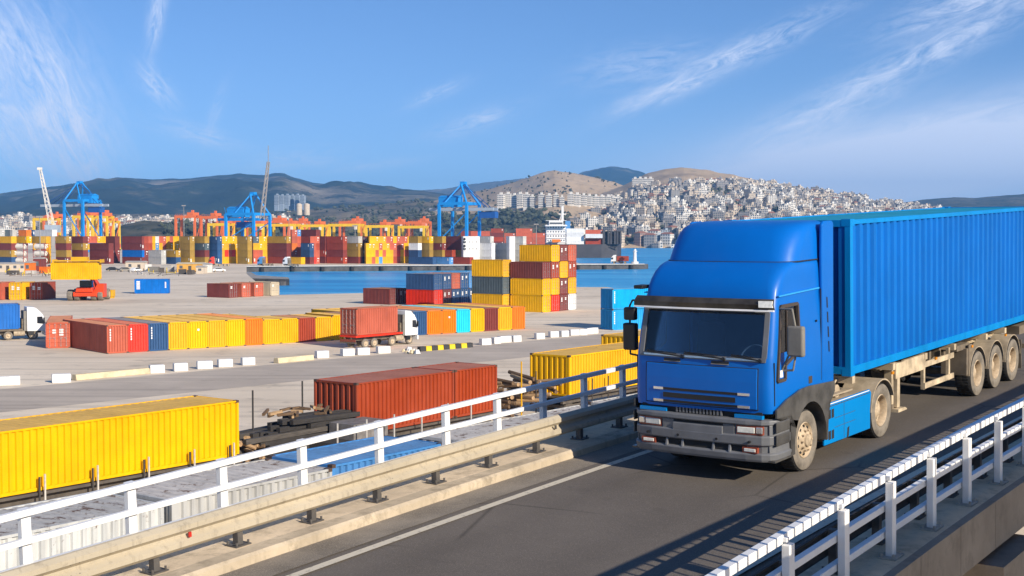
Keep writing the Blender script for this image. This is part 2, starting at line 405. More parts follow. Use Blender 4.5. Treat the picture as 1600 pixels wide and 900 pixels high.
def lane_mat():
    m, nt, p = new_mat('yard_asphalt')
    c = ramp(nt, noise_tex(nt, .12, 6, .65), [(.3, (.44, .37, .295)), (.7, (.58, .49, .39))])
    tcn = nn(nt, 'ShaderNodeTexCoord'); mapp = nn(nt, 'ShaderNodeMapping'); mapp.inputs['Rotation'].default_value = (0, 0, R(-47.8)); mapp.inputs['Scale'].default_value = (0.015, 0.9, 1)
    nz = nn(nt, 'ShaderNodeTexNoise'); nz.inputs['Scale'].default_value = 1; nz.inputs['Detail'].default_value = 5
    nt.links.new(tcn.outputs['Object'], mapp.inputs[0]); nt.links.new(mapp.outputs[0], nz.inputs['Vector'])
    c = mixc(nt, nn_map(nt, nz.outputs[0], .47, .7, 0, .45), c, (.24, .205, .17))
    c = mixc(nt, nn_map(nt, noise_tex(nt, .5, 8, .72), .57, .7, 0, .4), c, (.25, .21, .17))
    nt.links.new(c, p.inputs['Base Color']); p.inputs['Roughness'].default_value = .9; p.inputs['Specular IOR Level'].default_value = .25
    return m
M_yard = concrete_yard()
M_quay = simple('quay_concrete', (0.30, 0.28, 0.25), 0.9, var=0.3, scale=0.4)
M_quayw = simple('quay_wall', (0.09, 0.085, 0.08), 0.9, var=0.4, scale=0.5)
M_lane = lane_mat()
def slab(name, poly, z0, z1, mats):
    n = len(poly); b = MB()
    b.add([(x, y, z1) for x, y in poly], [tuple(range(n))], 0)
    b.add([(x, y, z0) for x, y in poly] + [(x, y, z1) for x, y in poly], [(i, (i + 1) % n, n + (i + 1) % n, n + i) for i in range(n)], 1)
    o = b.build(name, mats); o['kind'] = 'structure'; return o
slab('yard_ground', [(700, -140), (700, 330), (150, 290), (28.3, 272), (22, 300), (14, 300), (-8.9, 275), (-30.7, 269), (-48.4, 260), (-83, 404), (-101.6, 494.7),
     (54.7, 536), (57, 541), (54, 546), (29, 553), (28, 590), (12, 775), (-60, 775), (-120, 1500), (-2600, 1500), (-2600, -140)], -4, 0, [M_yard, M_quayw])
# the haul road through the yard: a darker asphalt sheet between the block line and the rail tracks
d_ = Vector((46.3, 51.0, 0)).normalized(); q_ = Vector((d_.y, -d_.x, 0))
pa = Vector((-36.9, 104.9, 0))
b = MB(); b.add([pa + d_ * a + q_ * c + Vector((0, 0, .005)) for a, c in ((-120, .8), (200, .8), (200, 13.5), (-120, 13.5))], [(0, 1, 2, 3)])
tag(b.build('haul_road', M_lane, recalc=False), kind='structure')
def water_mat():
    m, nt, p = new_mat('harbour_water')
    a = noise_tex(nt, 0.05, 6, 0.68, (0.16, 1.0, 1.0))
    nt.links.new(ramp(nt, a, [(0.36, (0.006, 0.23, 0.54)), (0.5, (0.01, 0.33, 0.66)), (0.64, (0.09, 0.48, 0.78))]), p.inputs['Base Color'])
    p.inputs['Roughness'].default_value = 0.3; p.inputs['IOR'].default_value = 1.33
    bump(nt, p, noise_tex(nt, 0.55, 5, 0.62, (0.6, 1.0, 1.0)), 0.8, 0.6)
    p.inputs['Specular IOR Level'].default_value = .35
    return m
b = MB(); b.add([(-1500, 100, -2), (4500, 100, -2), (4500, 3500, -2), (-1500, 3500, -2)], [(0, 1, 2, 3)])
tag(b.build('harbour_water', water_mat(), recalc=False), kind='structure')
# bottom sheet that carries everything to the horizon
b = MB(); b.add([(-14000, -2000, -9), (14000, -2000, -9), (14000, 16000, -9), (-14000, 16000, -9)], [(0, 1, 2, 3)])
tag(b.build('seabed', M_quayw, recalc=False), kind='structure')
# low finger jetty on the left of the basin
o = slab('jetty', [at(330, 420)[:2], at(352, 371)[:2], at(452, 361)[:2], at(450, 377)[:2], at(400, 396)[:2], at(392, 430)[:2]], -3, -.2, [M_quay, M_quayw])
b = MB()
for i in range(5): 
    a = at(372 + i * 17, 366 - i * 1.2); b.cyl((a.x, a.y + .6, -3), (a.x, a.y + .6, -.9), 1.3, 10)
tag(b.build('jetty_pile', M_quayw), kind='structure')
# fender beams and coping of the far quay
b = MB(); A_, B_ = Vector((-101.6, 494.7, 0)), Vector((54.7, 536, 0)); e_ = (B_ - A_).normalized(); nq = Vector((e_.y, -e_.x, 0))
b.beam(A_ + nq * .2 + Vector((0, 0, .12)), B_ + nq * .2 + Vector((0, 0, .12)), .8, .35)
tag(b.build('quay_coping', simple('coping_concrete', (0.50, 0.48, 0.44), .9, var=.15, scale=.6)), kind='structure')

# ------------------------------------------------------------------ hills
def fbm(x, y, s, o=5): return noise.fractal(Vector((x / s, y / s, 0.37)), 1.0, 2.1, o)
def curve(pts):
    def f(x):
        if x <= pts[0][0]: return pts[0][1]
        for (x0, y0), (x1, y1) in zip(pts[:-1], pts[1:]):
            if x <= x1:
                t = (x - x0) / (x1 - x0); return y0 + (y1 - y0) * t
        return pts[-1][1]
    return f
class Hill:
    def __init__(s, pts, D0, D1, D2, power=1.0, amp=0.10, ns=260, z0=0.0): s.r = curve(pts); s.x0, s.x1 = pts[0][0], pts[-1][0]; s.D = (D0, D1, D2); s.p = power; s.amp = amp; s.ns = ns; s.z0 = z0
    def z(s, px, D):
        D0, D1, D2 = s.D; zr = CAM_Z + D1 * (HOR - s.r(px)) / FPX
        x = (px - 800) / FPX * D
        edge = min(1, max(0, (px - s.x0) / 30.0), max(0, (s.x1 - px) / 30.0)); edge = max(0, min(1, edge))
        if D <= D1:
            q = max(0, (D - D0) / (D1 - D0)); f = q ** s.p; n = fbm(x, D, s.ns) * s.amp * (zr - s.z0) * min(1, q * 5) * min(1, (1.02 - q) * 5)
        else:
            q = (D - D1) / (D2 - D1); f = 1 - q * q * (3 - 2 * q); n = 0
        n += fbm(x * 1.7 + 50, D * 1.7, s.ns * .22, 4) * (zr - s.z0) * 0.014 * min(1, max(0, (D - D0) / 100))
        return s.z0 - 6 * (1 - min(1, max(0, (D - D0) / 40))) + ((zr - s.z0) * f + n)
    def build(s, name, mat, nx=160, nd=46):
        D0, D1, D2 = s.D; Ds = [D0 + (D1 - D0) * i / (nd - 10) for i in range(nd - 9)] + [D1 + (D2 - D1) * i / 9 for i in range(1, 10)]
        vs, fs = [], []
        for i in range(nx + 1):
            px = s.x0 + (s.x1 - s.x0) * i / nx
            for D in Ds: vs.append(((px - 800) / FPX * D, D, s.z(px, D)))
        k = len(Ds)
        for i in range(nx):
            for j in range(k - 1): fs.append((i * k + j, (i + 1) * k + j, (i + 1) * k + j + 1, i * k + j + 1))
        o = MB().add(vs, fs).build(name, mat, smooth=False, recalc=False)
        o.data.polygons.foreach_set('use_smooth', [True] * len(o.data.polygons)); o['kind'] = 'structure'; return o
def land(name, cols, ns, dark, dthr, dsize):
    m, nt, p = new_mat(name)
    c = ramp(nt, noise_tex(nt, 1 / ns, 7, 0.62), [(0.33, cols[0]), (0.5, cols[1]), (0.66, cols[2])])
    c = mixc(nt, nn_map(nt, noise_tex(nt, 1 / dsize, 8, 0.75), dthr, dthr + .08, 0, .85), c, dark)
    nt.links.new(c, p.inputs['Base Color']); p.inputs['Roughness'].default_value = 1.0; p.inputs['Specular IOR Level'].default_value = 0.1
    bump(nt, p, noise_tex(nt, 1 / (dsize * .6), 7, 0.7), 0.6, dsize * .25)
    return m
M_far = land('far_forest_hill', [(0.025, 0.04, 0.03), (0.04, 0.055, 0.038), (0.30, 0.25, 0.175)], 380, (0.018, 0.03, 0.024), .5, 110)
M_brown = land('dry_grass_hill', [(0.46, 0.33, 0.20), (0.55, 0.41, 0.26), (0.38, 0.28, 0.18)], 180, (0.13, 0.115, 0.07), .58, 26)
M_scrub = land('scrub_hill', [(0.15, 0.13, 0.09), (0.22, 0.18, 0.12), (0.32, 0.26, 0.17)], 160, (0.045, 0.055, 0.035), .48, 40)
M_wood = land('wooded_slope', [(0.06, 0.065, 0.045), (0.095, 0.09, 0.06), (0.20, 0.165, 0.105)], 90, (0.02, 0.03, 0.018), .5, 26)
h_left = Hill([(-260, 316), (-100, 309), (0, 302), (50, 295), (90, 290), (150, 281), (195, 278), (240, 281), (300, 279), (350, 274), (375, 270.5), (395, 273), (415, 274), (428, 270), (443, 270), (458, 277), (490, 286), (500, 287), (545, 287), (575, 292), (610, 298), (660, 309), (720, 322)], 2600, 5200, 7000, .8, .30, 620)
h_left.build('mountain_range', M_far, 200, 50)
Hill([(430, 320), (520, 305), (575, 298), (625, 296.5), (660, 298), (690, 302), (740, 312), (790, 325)], 2400, 4200, 5200, .9, .1, 500).build('forest_ridge', M_far)
Hill([(580, 315), (640, 299), (690, 296), (740, 288), (770, 284), (815, 279), (850, 283), (900, 290), (960, 310)], 4600, 7600, 8600, .9, .08, 600).build('distant_ridge', M_scrub)
Hill([(850, 310), (880, 287), (905, 272), (928, 265.5), (955, 261), (980, 264), (1002, 270), (1030, 282), (1060, 310)], 4600, 7000, 8000, .9, .08, 500).build('distant_peak', M_far, 80)
Hill([(1300, 335), (1395, 318), (1440, 312), (1490, 308), (1520, 309), (1560, 306), (1600, 303), (1700, 297), (1850, 310)], 2600, 4300, 5200, .9, .08, 500).build('headland', M_wood)
h_b1 = Hill([(560, 338), (640, 322), (690, 311), (730, 303), (760, 297), (800, 286), (830, 276), (850, 269), (866, 266.5), (882, 268), (920, 275), (960, 285), (1000, 297), (1050, 312), (1110, 335)], 1500, 2800, 3600, .8, .12, 260)
h_b1.build('brown_hill', M_brown, 170, 60)
h_town = Hill([(820, 372), (870, 345), (905, 318), (940, 303), (975, 290), (990, 282), (1010, 271), (1040, 264), (1065, 261.5), (1100, 265), (1150, 275), (1200, 284), (1250, 294), (1300, 303), (1350, 312), (1400, 321), (1460, 328), (1540, 335), (1640, 346), (1760, 362)], 1414, 2400, 3200, .92, .07, 240, -2)
h_town.build('town_hill', M_brown, 200, 56)
h_low = Hill([(-300, 338), (0, 338), (160, 336), (240, 334), (330, 337), (420, 333), (480, 328), (556, 324), (608, 318), (650, 314), (700, 318), (760, 328), (830, 345)], 1500, 2500, 3200, .85, .14, 200)
h_low.build('foothill', M_scrub, 170, 50)
h_wood = Hill([(540, 362), (580, 350), (630, 342), (690, 336), (740, 334), (790, 331), (830, 330), (870, 334), (900, 342), (930, 356), (960, 370)], 1420, 1750, 1950, .8, .12, 90, -1)
h_wood.build('wooded_bank', M_wood, 110, 40)
h_spur = Hill([(170, 366), (190, 352), (225, 344), (262, 347), (290, 352), (330, 350), (380, 352), (470, 356), (560, 362)], 1120, 1330, 1450, .8, .2, 60, 0)
h_spur.build('earth_bank', M_wood, 90, 34)

# woods on the slopes: far trees that read as one mass
def wood(name, hill, n, x0, x1, q0, q1, size):
    b = MB(); rnd = random.Random(len(name) + n)
    for _ in range(n):
        px = rnd.uniform(x0, x1); D = hill.D[0] + (hill.D[1] - hill.D[0]) * rnd.uniform(q0, q1)
        if fbm(px * 3, D, 60, 3) < -.12: continue
        x, z = (px - 800) / FPX * D, hill.z(px, D); r = size * rnd.uniform(.6, 1.4)
        for _k in range(3):                                  # leafy clumps, each a jagged little crown
            cx, cy, cz = x + rnd.uniform(-.6, .6) * r, D + rnd.uniform(-.6, .6) * r, z + r * rnd.uniform(.5, 1.3)
            vs = []
            for i in range(6):
                a = i * 1.047 + rnd.random(); rr = r * rnd.uniform(.45, .9); vs.append((cx + rr * math.cos(a), cy + rr * math.sin(a), cz + r * rnd.uniform(-.25, .2)))
            vs += [(cx + rnd.uniform(-.2, .2) * r, cy, cz + r * rnd.uniform(.5, .9)), (cx, cy, cz - r * .6)]
            b.add(vs, [(i, (i + 1) % 6, 6) for i in range(6)] + [((i + 1) % 6, i, 7) for i in range(6)])
    m, nt, p = new_mat(name + '_leaves')
    nt.links.new(ramp(nt, noise_tex(nt, .05, 6, .7), [(.3, (.035, .045, .028)), (.55, (.07, .08, .045)), (.75, (.13, .12, .07))]), p.inputs['Base Color']); p.inputs['Roughness'].default_value = .95
    tag(b.build(name, m, recalc=False), kind='stuff')
wood('bank_woods', h_wood, 900, 550, 945, .02, 1.0, 3.6)
wood('foothill_woods', h_low, 900, 250, 800, .02, .95, 3.6)
wood('spur_woods', h_spur, 560, 250, 560, .03, 1.0, 3.2)
wood('brown_hill_shrubs', h_b1, 700, 600, 1080, .35, .98, 2.2)
wood('town_trees', h_town, 1700, 880, 1500, .03, .62, 4.0)

# ------------------------------------------------------------------ the town: houses and tower blocks
M_win = simple('dark_window', (0.10, 0.11, 0.12), 0.3, var=0.3)
HC = {'white': (0.74, 0.70, 0.62), 'cream': (0.60, 0.50, 0.38), 'grey': (0.30, 0.28, 0.26), 'pink': (0.46, 0.30, 0.23), 'pale blue': (0.33, 0.39, 0.45)}
HM = {k: simple('plaster_' + k.replace(' ', '_'), v, 0.9, var=0.12, scale=.3) for k, v in HC.items()}
M_tile = simple('roof_tile', (0.30, 0.13, 0.08), 0.9, var=0.25, scale=1.0); M_flat = simple('flat_roof', (0.42, 0.39, 0.35), 0.9, var=0.2)
def house_mb(b, w, d, h, roof, fl, T=None):
    T = T or (lambda x, y, z: (x, y, z))
    k = len(b.v); f0 = len(b.v)
    b.box(-w / 2, w / 2, -d / 2, d / 2, -6, h, 0)
    if roof == 'tile':
        y = d / 2 + .3; x = w / 2 + .3
        b.add([(-x, -y, h), (x, -y, h), (x, y, h), (-x, y, h), (-x * .6, 0, h + d * .22), (x * .6, 0, h + d * .22)], [(0, 1, 5, 4), (1, 2, 5), (2, 3, 4, 5), (3, 0, 4)], 2)
    else:
        b.box(-w / 2 + .25, w / 2 - .25, -d / 2 + .25, d / 2 - .25, h, h + .05, 3); b.box(w * .1, w * .35, -d * .2, d * .2, h + .05, h + 2.2, 0)
    n = max(2, int(w / 2.6)); m = max(2, int(d / 2.8))
    for q in range(fl):
        z = h - (q + 1) * (h / fl) + h / fl * .35
        for i in range(n):
            x = -w / 2 + (i + .5) * w / n; b.box(x - .8, x + .8, -d / 2 - .03, -d / 2 + .1, z, z + 1.7, 1)
        for i in range(m):
            y = -d / 2 + (i + .5) * d / m
            b.box(-w / 2 - .03, -w / 2 + .1, y - .6, y + .6, z, z + 1.4, 1); b.box(w / 2 - .1, w / 2 + .03, y - .6, y + .6, z, z + 1.4, 1)
    b.v[f0:] = [T(*p) for p in b.v[f0:]]
HV = []
for (w, d, h, rf, fl) in ((9, 8, 6.5, 'tile', 2), (11, 9, 9.5, 'flat', 3), (8, 9, 6, 'flat', 2), (12, 10, 12.5, 'tile', 4), (10, 12, 15, 'flat', 5)):
    b = MB(); house_mb(b, w, d, h, rf, fl); me = b.mesh('hillside_house', [HM['white'], M_win, M_tile, M_flat]); fix_normals(me); HV.append((me, rf, fl, w))
rnd = random.Random(21)
spots = []
tries = 0
def town_ok(px, D):
    q = (D - 1414) / (2400 - 1414); y = HOR - (h_town.z(px, D) - CAM_Z) / D * FPX
    top = curve([(880, 330), (960, 318), (1000, 300), (1060, 292), (1130, 289), (1200, 294), (1300, 309), (1400, 325), (1460, 332)])(px)
    if y < top: return False
    if ((px - 1122) / 22) ** 2 + ((y - 306) / 7) ** 2 < 1: return False     # a bare patch
    if px < 940 and y > 352: return rnd.random() < .35
    return True
while len(spots) < 3300 and tries < 30000:
    tries += 1
    px = rnd.uniform(872, 1470); D = 1425 + (2330 - 1425) * rnd.random() ** .85
    if not town_ok(px, D): continue
    spots.append((D, px))
for _ in range(800):                                                         # scattered houses on the left foothill
    px = rnd.choice((rnd.uniform(-20, 240), rnd.uniform(-20, 260), rnd.uniform(240, 480), rnd.uniform(120, 300))); D = rnd.uniform(1530, 2100); spots.append((D + 5000, px))
near = sorted([s for s in spots if s[0] < 5000])[:215] + [s for s in spots if s[0] > 5000][:85]
nearset = set(near)
cols = ['white'] * 4 + ['cream'] * 3 + ['grey'] * 3 + ['pink', 'pale blue']
for D, px in near:
    left = D > 5000; D = D - 5000 if left else D; hl = h_low if left else h_town
    me, rf, fl, w = rnd.choice(HV[:4] if left else HV); c = rnd.choice(cols)
    z = hl.z(px, D)
    o = inst('hillside_house', me, None, [HM[c], M_win, M_tile, M_flat], (at(px, D).x, D, z), rnd.uniform(-.7, .7))
    where = 'on the left foothill' if left else 'low in the hillside town'
    tag(o, '%s %s-storey %s-roofed house %s' % (c, ('two', 'three', 'two', 'four', 'five')[HV.index((me, rf, fl, w))], 'tile' if rf == 'tile' else 'flat', where), 'house',
        ('left foothill ' if left else 'hillside town ') + c + ' ' + rf + str(fl) + ' houses')
sb = {k: MB() for k in range(3)}
for D, px in spots:
    if (D, px) in nearset: continue
    left = D > 5000; D = D - 5000 if left else D; hl = h_low if left else h_town
    x, z = at(px, D).x, hl.z(px, D); a = rnd.uniform(-.7, .7); ca, sa = math.cos(a), math.sin(a)
    w, d, h, rf, fl = rnd.choice(((6, 6, 4.6, 'flat', 1), (6, 7, 5.2, 'flat', 2), (7, 7, 5.5, 'tile' if rnd.random() < .4 else 'flat', 2), (9, 8, 8, 'flat', 3), (7, 8, 5.5, 'flat', 2), (9, 9, 10, 'tile' if rnd.random() < .35 else 'flat', 3), (8, 9, 12, 'flat', 4), (13, 9, 14, 'flat', 5)))
    house_mb(sb[rnd.choice((0, 0, 1, 1, 2, 2))], w, d, h, rf, fl, lambda X, Y, Z: (x + X * ca - Y * sa, D + X * sa + Y * ca, z + Z))
for k, c in enumerate(('white', 'cream', 'grey')):
    tag(sb[k].build('far_town_houses', [HM[c], M_win, M_tile, M_flat], recalc=False), kind='stuff')
def tower_mesh(w, d, h):
    b = MB(); b.box(-w / 2, w / 2, -d / 2, d / 2, -12, h, 0); b.box(-w * .2, w * .2, -d * .2, d * .2, h, h + 3, 0)
    n = int(h / 3)
    for i in range(n):
        z = h - 2.4 - i * 3
        for k in range(4):
            x = -w / 2 + (k + .5) * w / 4; b.box(x - w * .08, x + w * .08, -d / 2 - .03, -d / 2 + .2, z, z + 1.5, 1)
            y = -d / 2 + (k + .5) * d / 4; b.box(-w / 2 - .03, -w / 2 + .2, y - .8, y + .8, z, z + 1.5, 1); b.box(w / 2 - .2, w / 2 + .03, y - .8, y + .8, z, z + 1.5, 1)
    me = b.mesh('tower_block', [HM['white'], M_win]); fix_normals(me); return me
TWR = {}
def tower(px, ybase, ytop, wpx, D, label, col='white', grp=None, hill=None):
    h = (ybase - ytop) / FPX * D; w = wpx / FPX * D; k = (round(w), round(h))
    if k not in TWR: TWR[k] = tower_mesh(w, min(w, 16), h)
    z = CAM_Z + (HOR - ybase) / FPX * D
    o = inst('tower_block', TWR[k], None, [HM[col], M_win], (at(px, D).x, D, z), R(-18)); tag(o, label, 'tower block', grp)
def hill_depth(hill, px, y):                                            # where the hillside shows at this height
    for i in range(200):
        D = hill.D[0] + (hill.D[1] - hill.D[0]) * i / 199
        if HOR - (hill.z(px, D) - CAM_Z) / D * FPX <= y: return D
    return hill.D[1] - 30
ORD = 'first second third fourth fifth sixth seventh eighth ninth tenth eleventh twelfth thirteenth fourteenth fifteenth sixteenth seventeenth eighteenth nineteenth twentieth twenty-first twenty-second twenty-third twenty-fourth twenty-fifth twenty-sixth twenty-seventh twenty-eighth twenty-ninth thirtieth thirty-first thirty-second thirty-third thirty-fourth thirty-fifth thirty-sixth thirty-seventh thirty-eighth thirty-ninth fortieth'.split()
for i, (px, yb, yt, w) in enumerate(((783, 326, 304, 10), (794, 325, 303, 9), (804, 325, 305, 8), (813, 326, 303, 9), (823, 327, 303, 9), (832, 327, 307, 7), (846, 326, 304, 8), (858, 326, 306, 8), (869, 326, 304, 7), (878, 327, 308, 6), (892, 322, 303, 9), (902, 323, 304, 9), (912, 323, 305, 8), (921, 324, 306, 8), (931, 326, 307, 8), (940, 326, 307, 8), (950, 327, 308, 8), (958, 328, 309, 7))):
    tower(px, yb, yt, w, hill_depth(h_b1, px, yb - 1), 'white apartment tower below the brown hill, %s from the left in its line' % ORD[i], 'white', 'apartment towers below the brown hill')
for i, px in enumerate((992, 1000, 1008, 1016)):
    tower(px, 297, 279.5, 8, hill_depth(h_town, px, 296), 'white tower block high above the dense town, %s of four' % ORD[i], 'white', 'tower blocks above the town')
for i, px in enumerate((434, 442, 450, 458, 466, 474)):
    tower(px, 321, 305 + (i % 2), 7, hill_depth(h_low, px, 330) + 300, 'pale slab block on the left foothill, %s from the left of six' % ORD[i], 'pale blue', 'slab blocks on the left foothill')
for i, (px, w, n_) in enumerate(((468, 9, 'left'), (480, 9, 'right'))):
    D = 1900; b = MB(); r = w / 2 / FPX * D; b.cyl((0, 0, -4), (0, 0, 12), r, 24); b.cyl((0, 0, 12), (0, 0, 13.5), r, 24, r * .3)
    z = CAM_Z + (HOR - 332) / FPX * D
    tag(b.build('storage_silo', HM['cream']), 'white round storage silo on the left foothill, %s one of the pair' % n_, 'silo').location = (at(px, D).x, D, z)

# ------------------------------------------------------------------ the viaduct that carries the road
def asphalt(name, col, var, scale, bm=0.35):
    m, nt, p = new_mat(name)
    a = noise_tex(nt, scale, 6, 0.65); g = noise_tex(nt, 60, 3, 0.7)
    c = ramp(nt, a, [(0.3, mul(col, 1 - var)), (0.7, mul(col, 1 + var))])
    c = mixc(nt, nn_map(nt, g, .5, .68, 0, .6), c, mul(col, 2.3))
    c = mixc(nt, nn_map(nt, noise_tex(nt, 1.3, 7, .7), .60, .72, 0, .35), c, mul(col, .55))
    if name == 'road_asphalt':
        geo = nn(nt, 'ShaderNodeNewGeometry'); dp = nn(nt, 'ShaderNodeVectorMath', operation='DOT_PRODUCT'); dp.inputs[1].default_value = (-math.cos(R(37)), math.sin(R(37)), 0)
        nt.links.new(geo.outputs['Position'], dp.inputs[0])
        def mth(op, a, b_):
            n_ = nn(nt, 'ShaderNodeMath', operation=op)
            for i_, x_ in enumerate((a, b_)):
                if isinstance(x_, (int, float)): n_.inputs[i_].default_value = x_
                else: nt.links.new(x_, n_.inputs[i_])
            return n_.outputs[0]
        t0 = -math.cos(R(37)) * 4.058 + math.sin(R(37)) * 20.059
        for tc_, amp in ((.45, .30), (2.25, .34), (1.35, -.0)):
            d2 = mth('POWER', mth('DIVIDE', mth('SUBTRACT', dp.outputs['Value'], t0 + tc_), .34), 2.0)
            f = mth('MULTIPLY', mth('EXPONENT', mth('MULTIPLY', d2, -1.0), 0), amp)
            c = mixc(nt, mth('MULTIPLY', f, noise_tex(nt, .6, 5, .6)), c, mul(col, .35))
        vo = nn(nt, 'ShaderNodeTexVoronoi', feature='DISTANCE_TO_EDGE'); vo.inputs['Scale'].default_value = .55
        wv = nn(nt, 'ShaderNodeTexCoord'); wm = nn(nt, 'ShaderNodeMix', data_type='VECTOR'); wm.inputs[0].default_value = .25
        nzz = nn(nt, 'ShaderNodeTexNoise'); nzz.inputs['Scale'].default_value = 1.2; nzz.inputs['Detail'].default_value = 6
        nt.links.new(wv.outputs['Object'], wm.inputs[4]); nt.links.new(nzz.outputs['Color'], wm.inputs[5]); nt.links.new(wm.outputs[1], vo.inputs['Vector'])
        crack = mth('MULTIPLY', nn_map(nt, vo.outputs['Distance'], 0.0, .014, 1, 0), nn_map(nt, noise_tex(nt, .35, 3, .5), .52, .6, 0, .6))
        c = mixc(nt, crack, c, mul(col, .3))
    nt.links.new(c, p.inputs['Base Color']); p.inputs['Roughness'].default_value = 0.85; p.inputs['Specular IOR Level'].default_value = 0.3
    bump(nt, p, g, bm, 0.006); return m
M_road = asphalt('road_asphalt', (0.125, 0.107, 0.088), 0.16, 0.35)
M_dust = asphalt('dusty_verge', (0.21, 0.18, 0.14), 0.35, 0.9)
def conc(name, col, var=0.2, stain=0.4):
    m, nt, p = new_mat(name)
    c = ramp(nt, noise_tex(nt, 0.9, 6, .65), [(.3, mul(col, 1 - var)), (.7, mul(col, 1 + var))])
    c = mixc(nt, nn_map(nt, noise_tex(nt, 2.4, 8, .72), .50, .64, 0, stain), c, mul(col, .45))
    c = mixc(nt, nn_map(nt, noise_tex(nt, 1.0, 6, .7, (3.5, 3.5, .5)), .54, .68, 0, stain * .6), c, mul(col, .4))
    nt.links.new(c, p.inputs['Base Color']); p.inputs['Roughness'].default_value = .92; p.inputs['Specular IOR Level'].default_value = .2
    bump(nt, p, noise_tex(nt, 22, 5, .7), .3, .008); return m
M_walk = conc('walkway_concrete', (0.68, 0.54, 0.365), .22, .55); M_kerb = conc('kerb_stone', (0.50, 0.41, 0.29), .25, .6)
M_deck = conc('deck_concrete', (0.30, 0.255, 0.20), .18, .35); M_white = simple('white_railing_paint', (0.80, 0.79, 0.76), 0.45, var=0.06, scale=2)
def worn_line():
    m, nt, p = new_mat('worn_line_paint')
    c = mixc(nt, nn_map(nt, noise_tex(nt, 9, 7, .75), .55, .68, 0, .75), (0.62, 0.55, 0.42), (0.14, 0.125, 0.11))
    nt.links.new(c, p.inputs['Base Color']); p.inputs['Roughness'].default_value = .8; return m
M_line = worn_line()
SS = [-30 + i for i in range(33)] + [4 + 2 * i for i in range(40)]
def strip(name, t0, t1, h, mat):
    b = MB(); b.sweep(BR, [(t0, h), (t1, h)], SS, closed=False); o = b.build(name, mat, recalc=False)
    o.data.flip_normals() if o.data.polygons[0].normal.z < 0 else None
    return tag(o, kind='structure')
strip('road', -2.0, 4.0, 0.0, M_road); strip('road_verge', 3.32, 3.95, 0.004, M_dust); strip('edge_line', 3.02, 3.17, 0.004, M_line)
strip('edge_line', -1.62, -1.47, 0.004, M_line)
for nm, pr_, mt in (('left_kerb', [(3.93, -.1), (3.93, .11), (3.97, .148), (4.22, .152), (4.22, -.1)], M_kerb), ('right_kerb', [(-2.0, -.1), (-2.0, .17), (-2.03, .2), (-2.2, .202), (-2.2, -.1)], M_kerb),
                    ('left_walkway', [(4.222, -.1), (4.222, .146), (5.58, .146), (5.58, -.1)], M_walk), ('right_walkway', [(-2.202, -.1), (-2.202, .197), (-3.30, .197), (-3.30, -.1)], M_walk)):
    tag(MB().sweep(BR, pr_, SS).build(nm, mt), kind='structure')
vroot = thing('viaduct', 'concrete viaduct carrying the blue truck above the container yard', 'viaduct', BR(0, 1, -1))
def vpart(name, mb, mat): return mb.build(name, mat, vroot, loc=BR(0, 1, -1))
vpart('deck_slab', MB().sweep(BR, [(-3.29, -.11), (5.57, -.11), (5.57, -.5), (4.2, -.75), (-1.9, -.75), (-3.0, -.5), (-3.29, -.5)], SS), M_deck)
# edge beams made of cast panels with joints
for t0, t1, hh in ((-3.42, -3.302, .215), (5.582, 5.70, .165)):
    b = MB()
    for i in range(60):
        s0 = -30 + i * 1.5
        b.sweep(BR, [(t0, hh), (t1, hh), (t1, -.46), (t0, -.46)], [s0 + .008, s0 + .75, s0 + 1.492])
    vpart('edge_beam', b, M_deck)
b = MB()
for t0 in (-1.5, 3.0): b.sweep(BR, [(t0, -.76), (t0 + 1.0, -.76), (t0 + .9, -2.0), (t0 + .1, -2.0)], SS)
vpart('girder', b, M_deck)
for s0 in (.6, 26, 52):
    b = MB(); b.sweep(BR, [(-3.62, -.62), (-3.62, -1.5), (-2.2, -2.1), (4.4, -2.1), (5.5, -1.5), (5.5, -.62)], [s0 - .9, s0 + .9]); vpart('crosshead', b, M_deck)
    b = MB(); p_ = BR(s0, 1.0, -2.1); b.cyl((p_.x, p_.y, -1), p_, .9, 24); vpart('pier', b, M_deck)

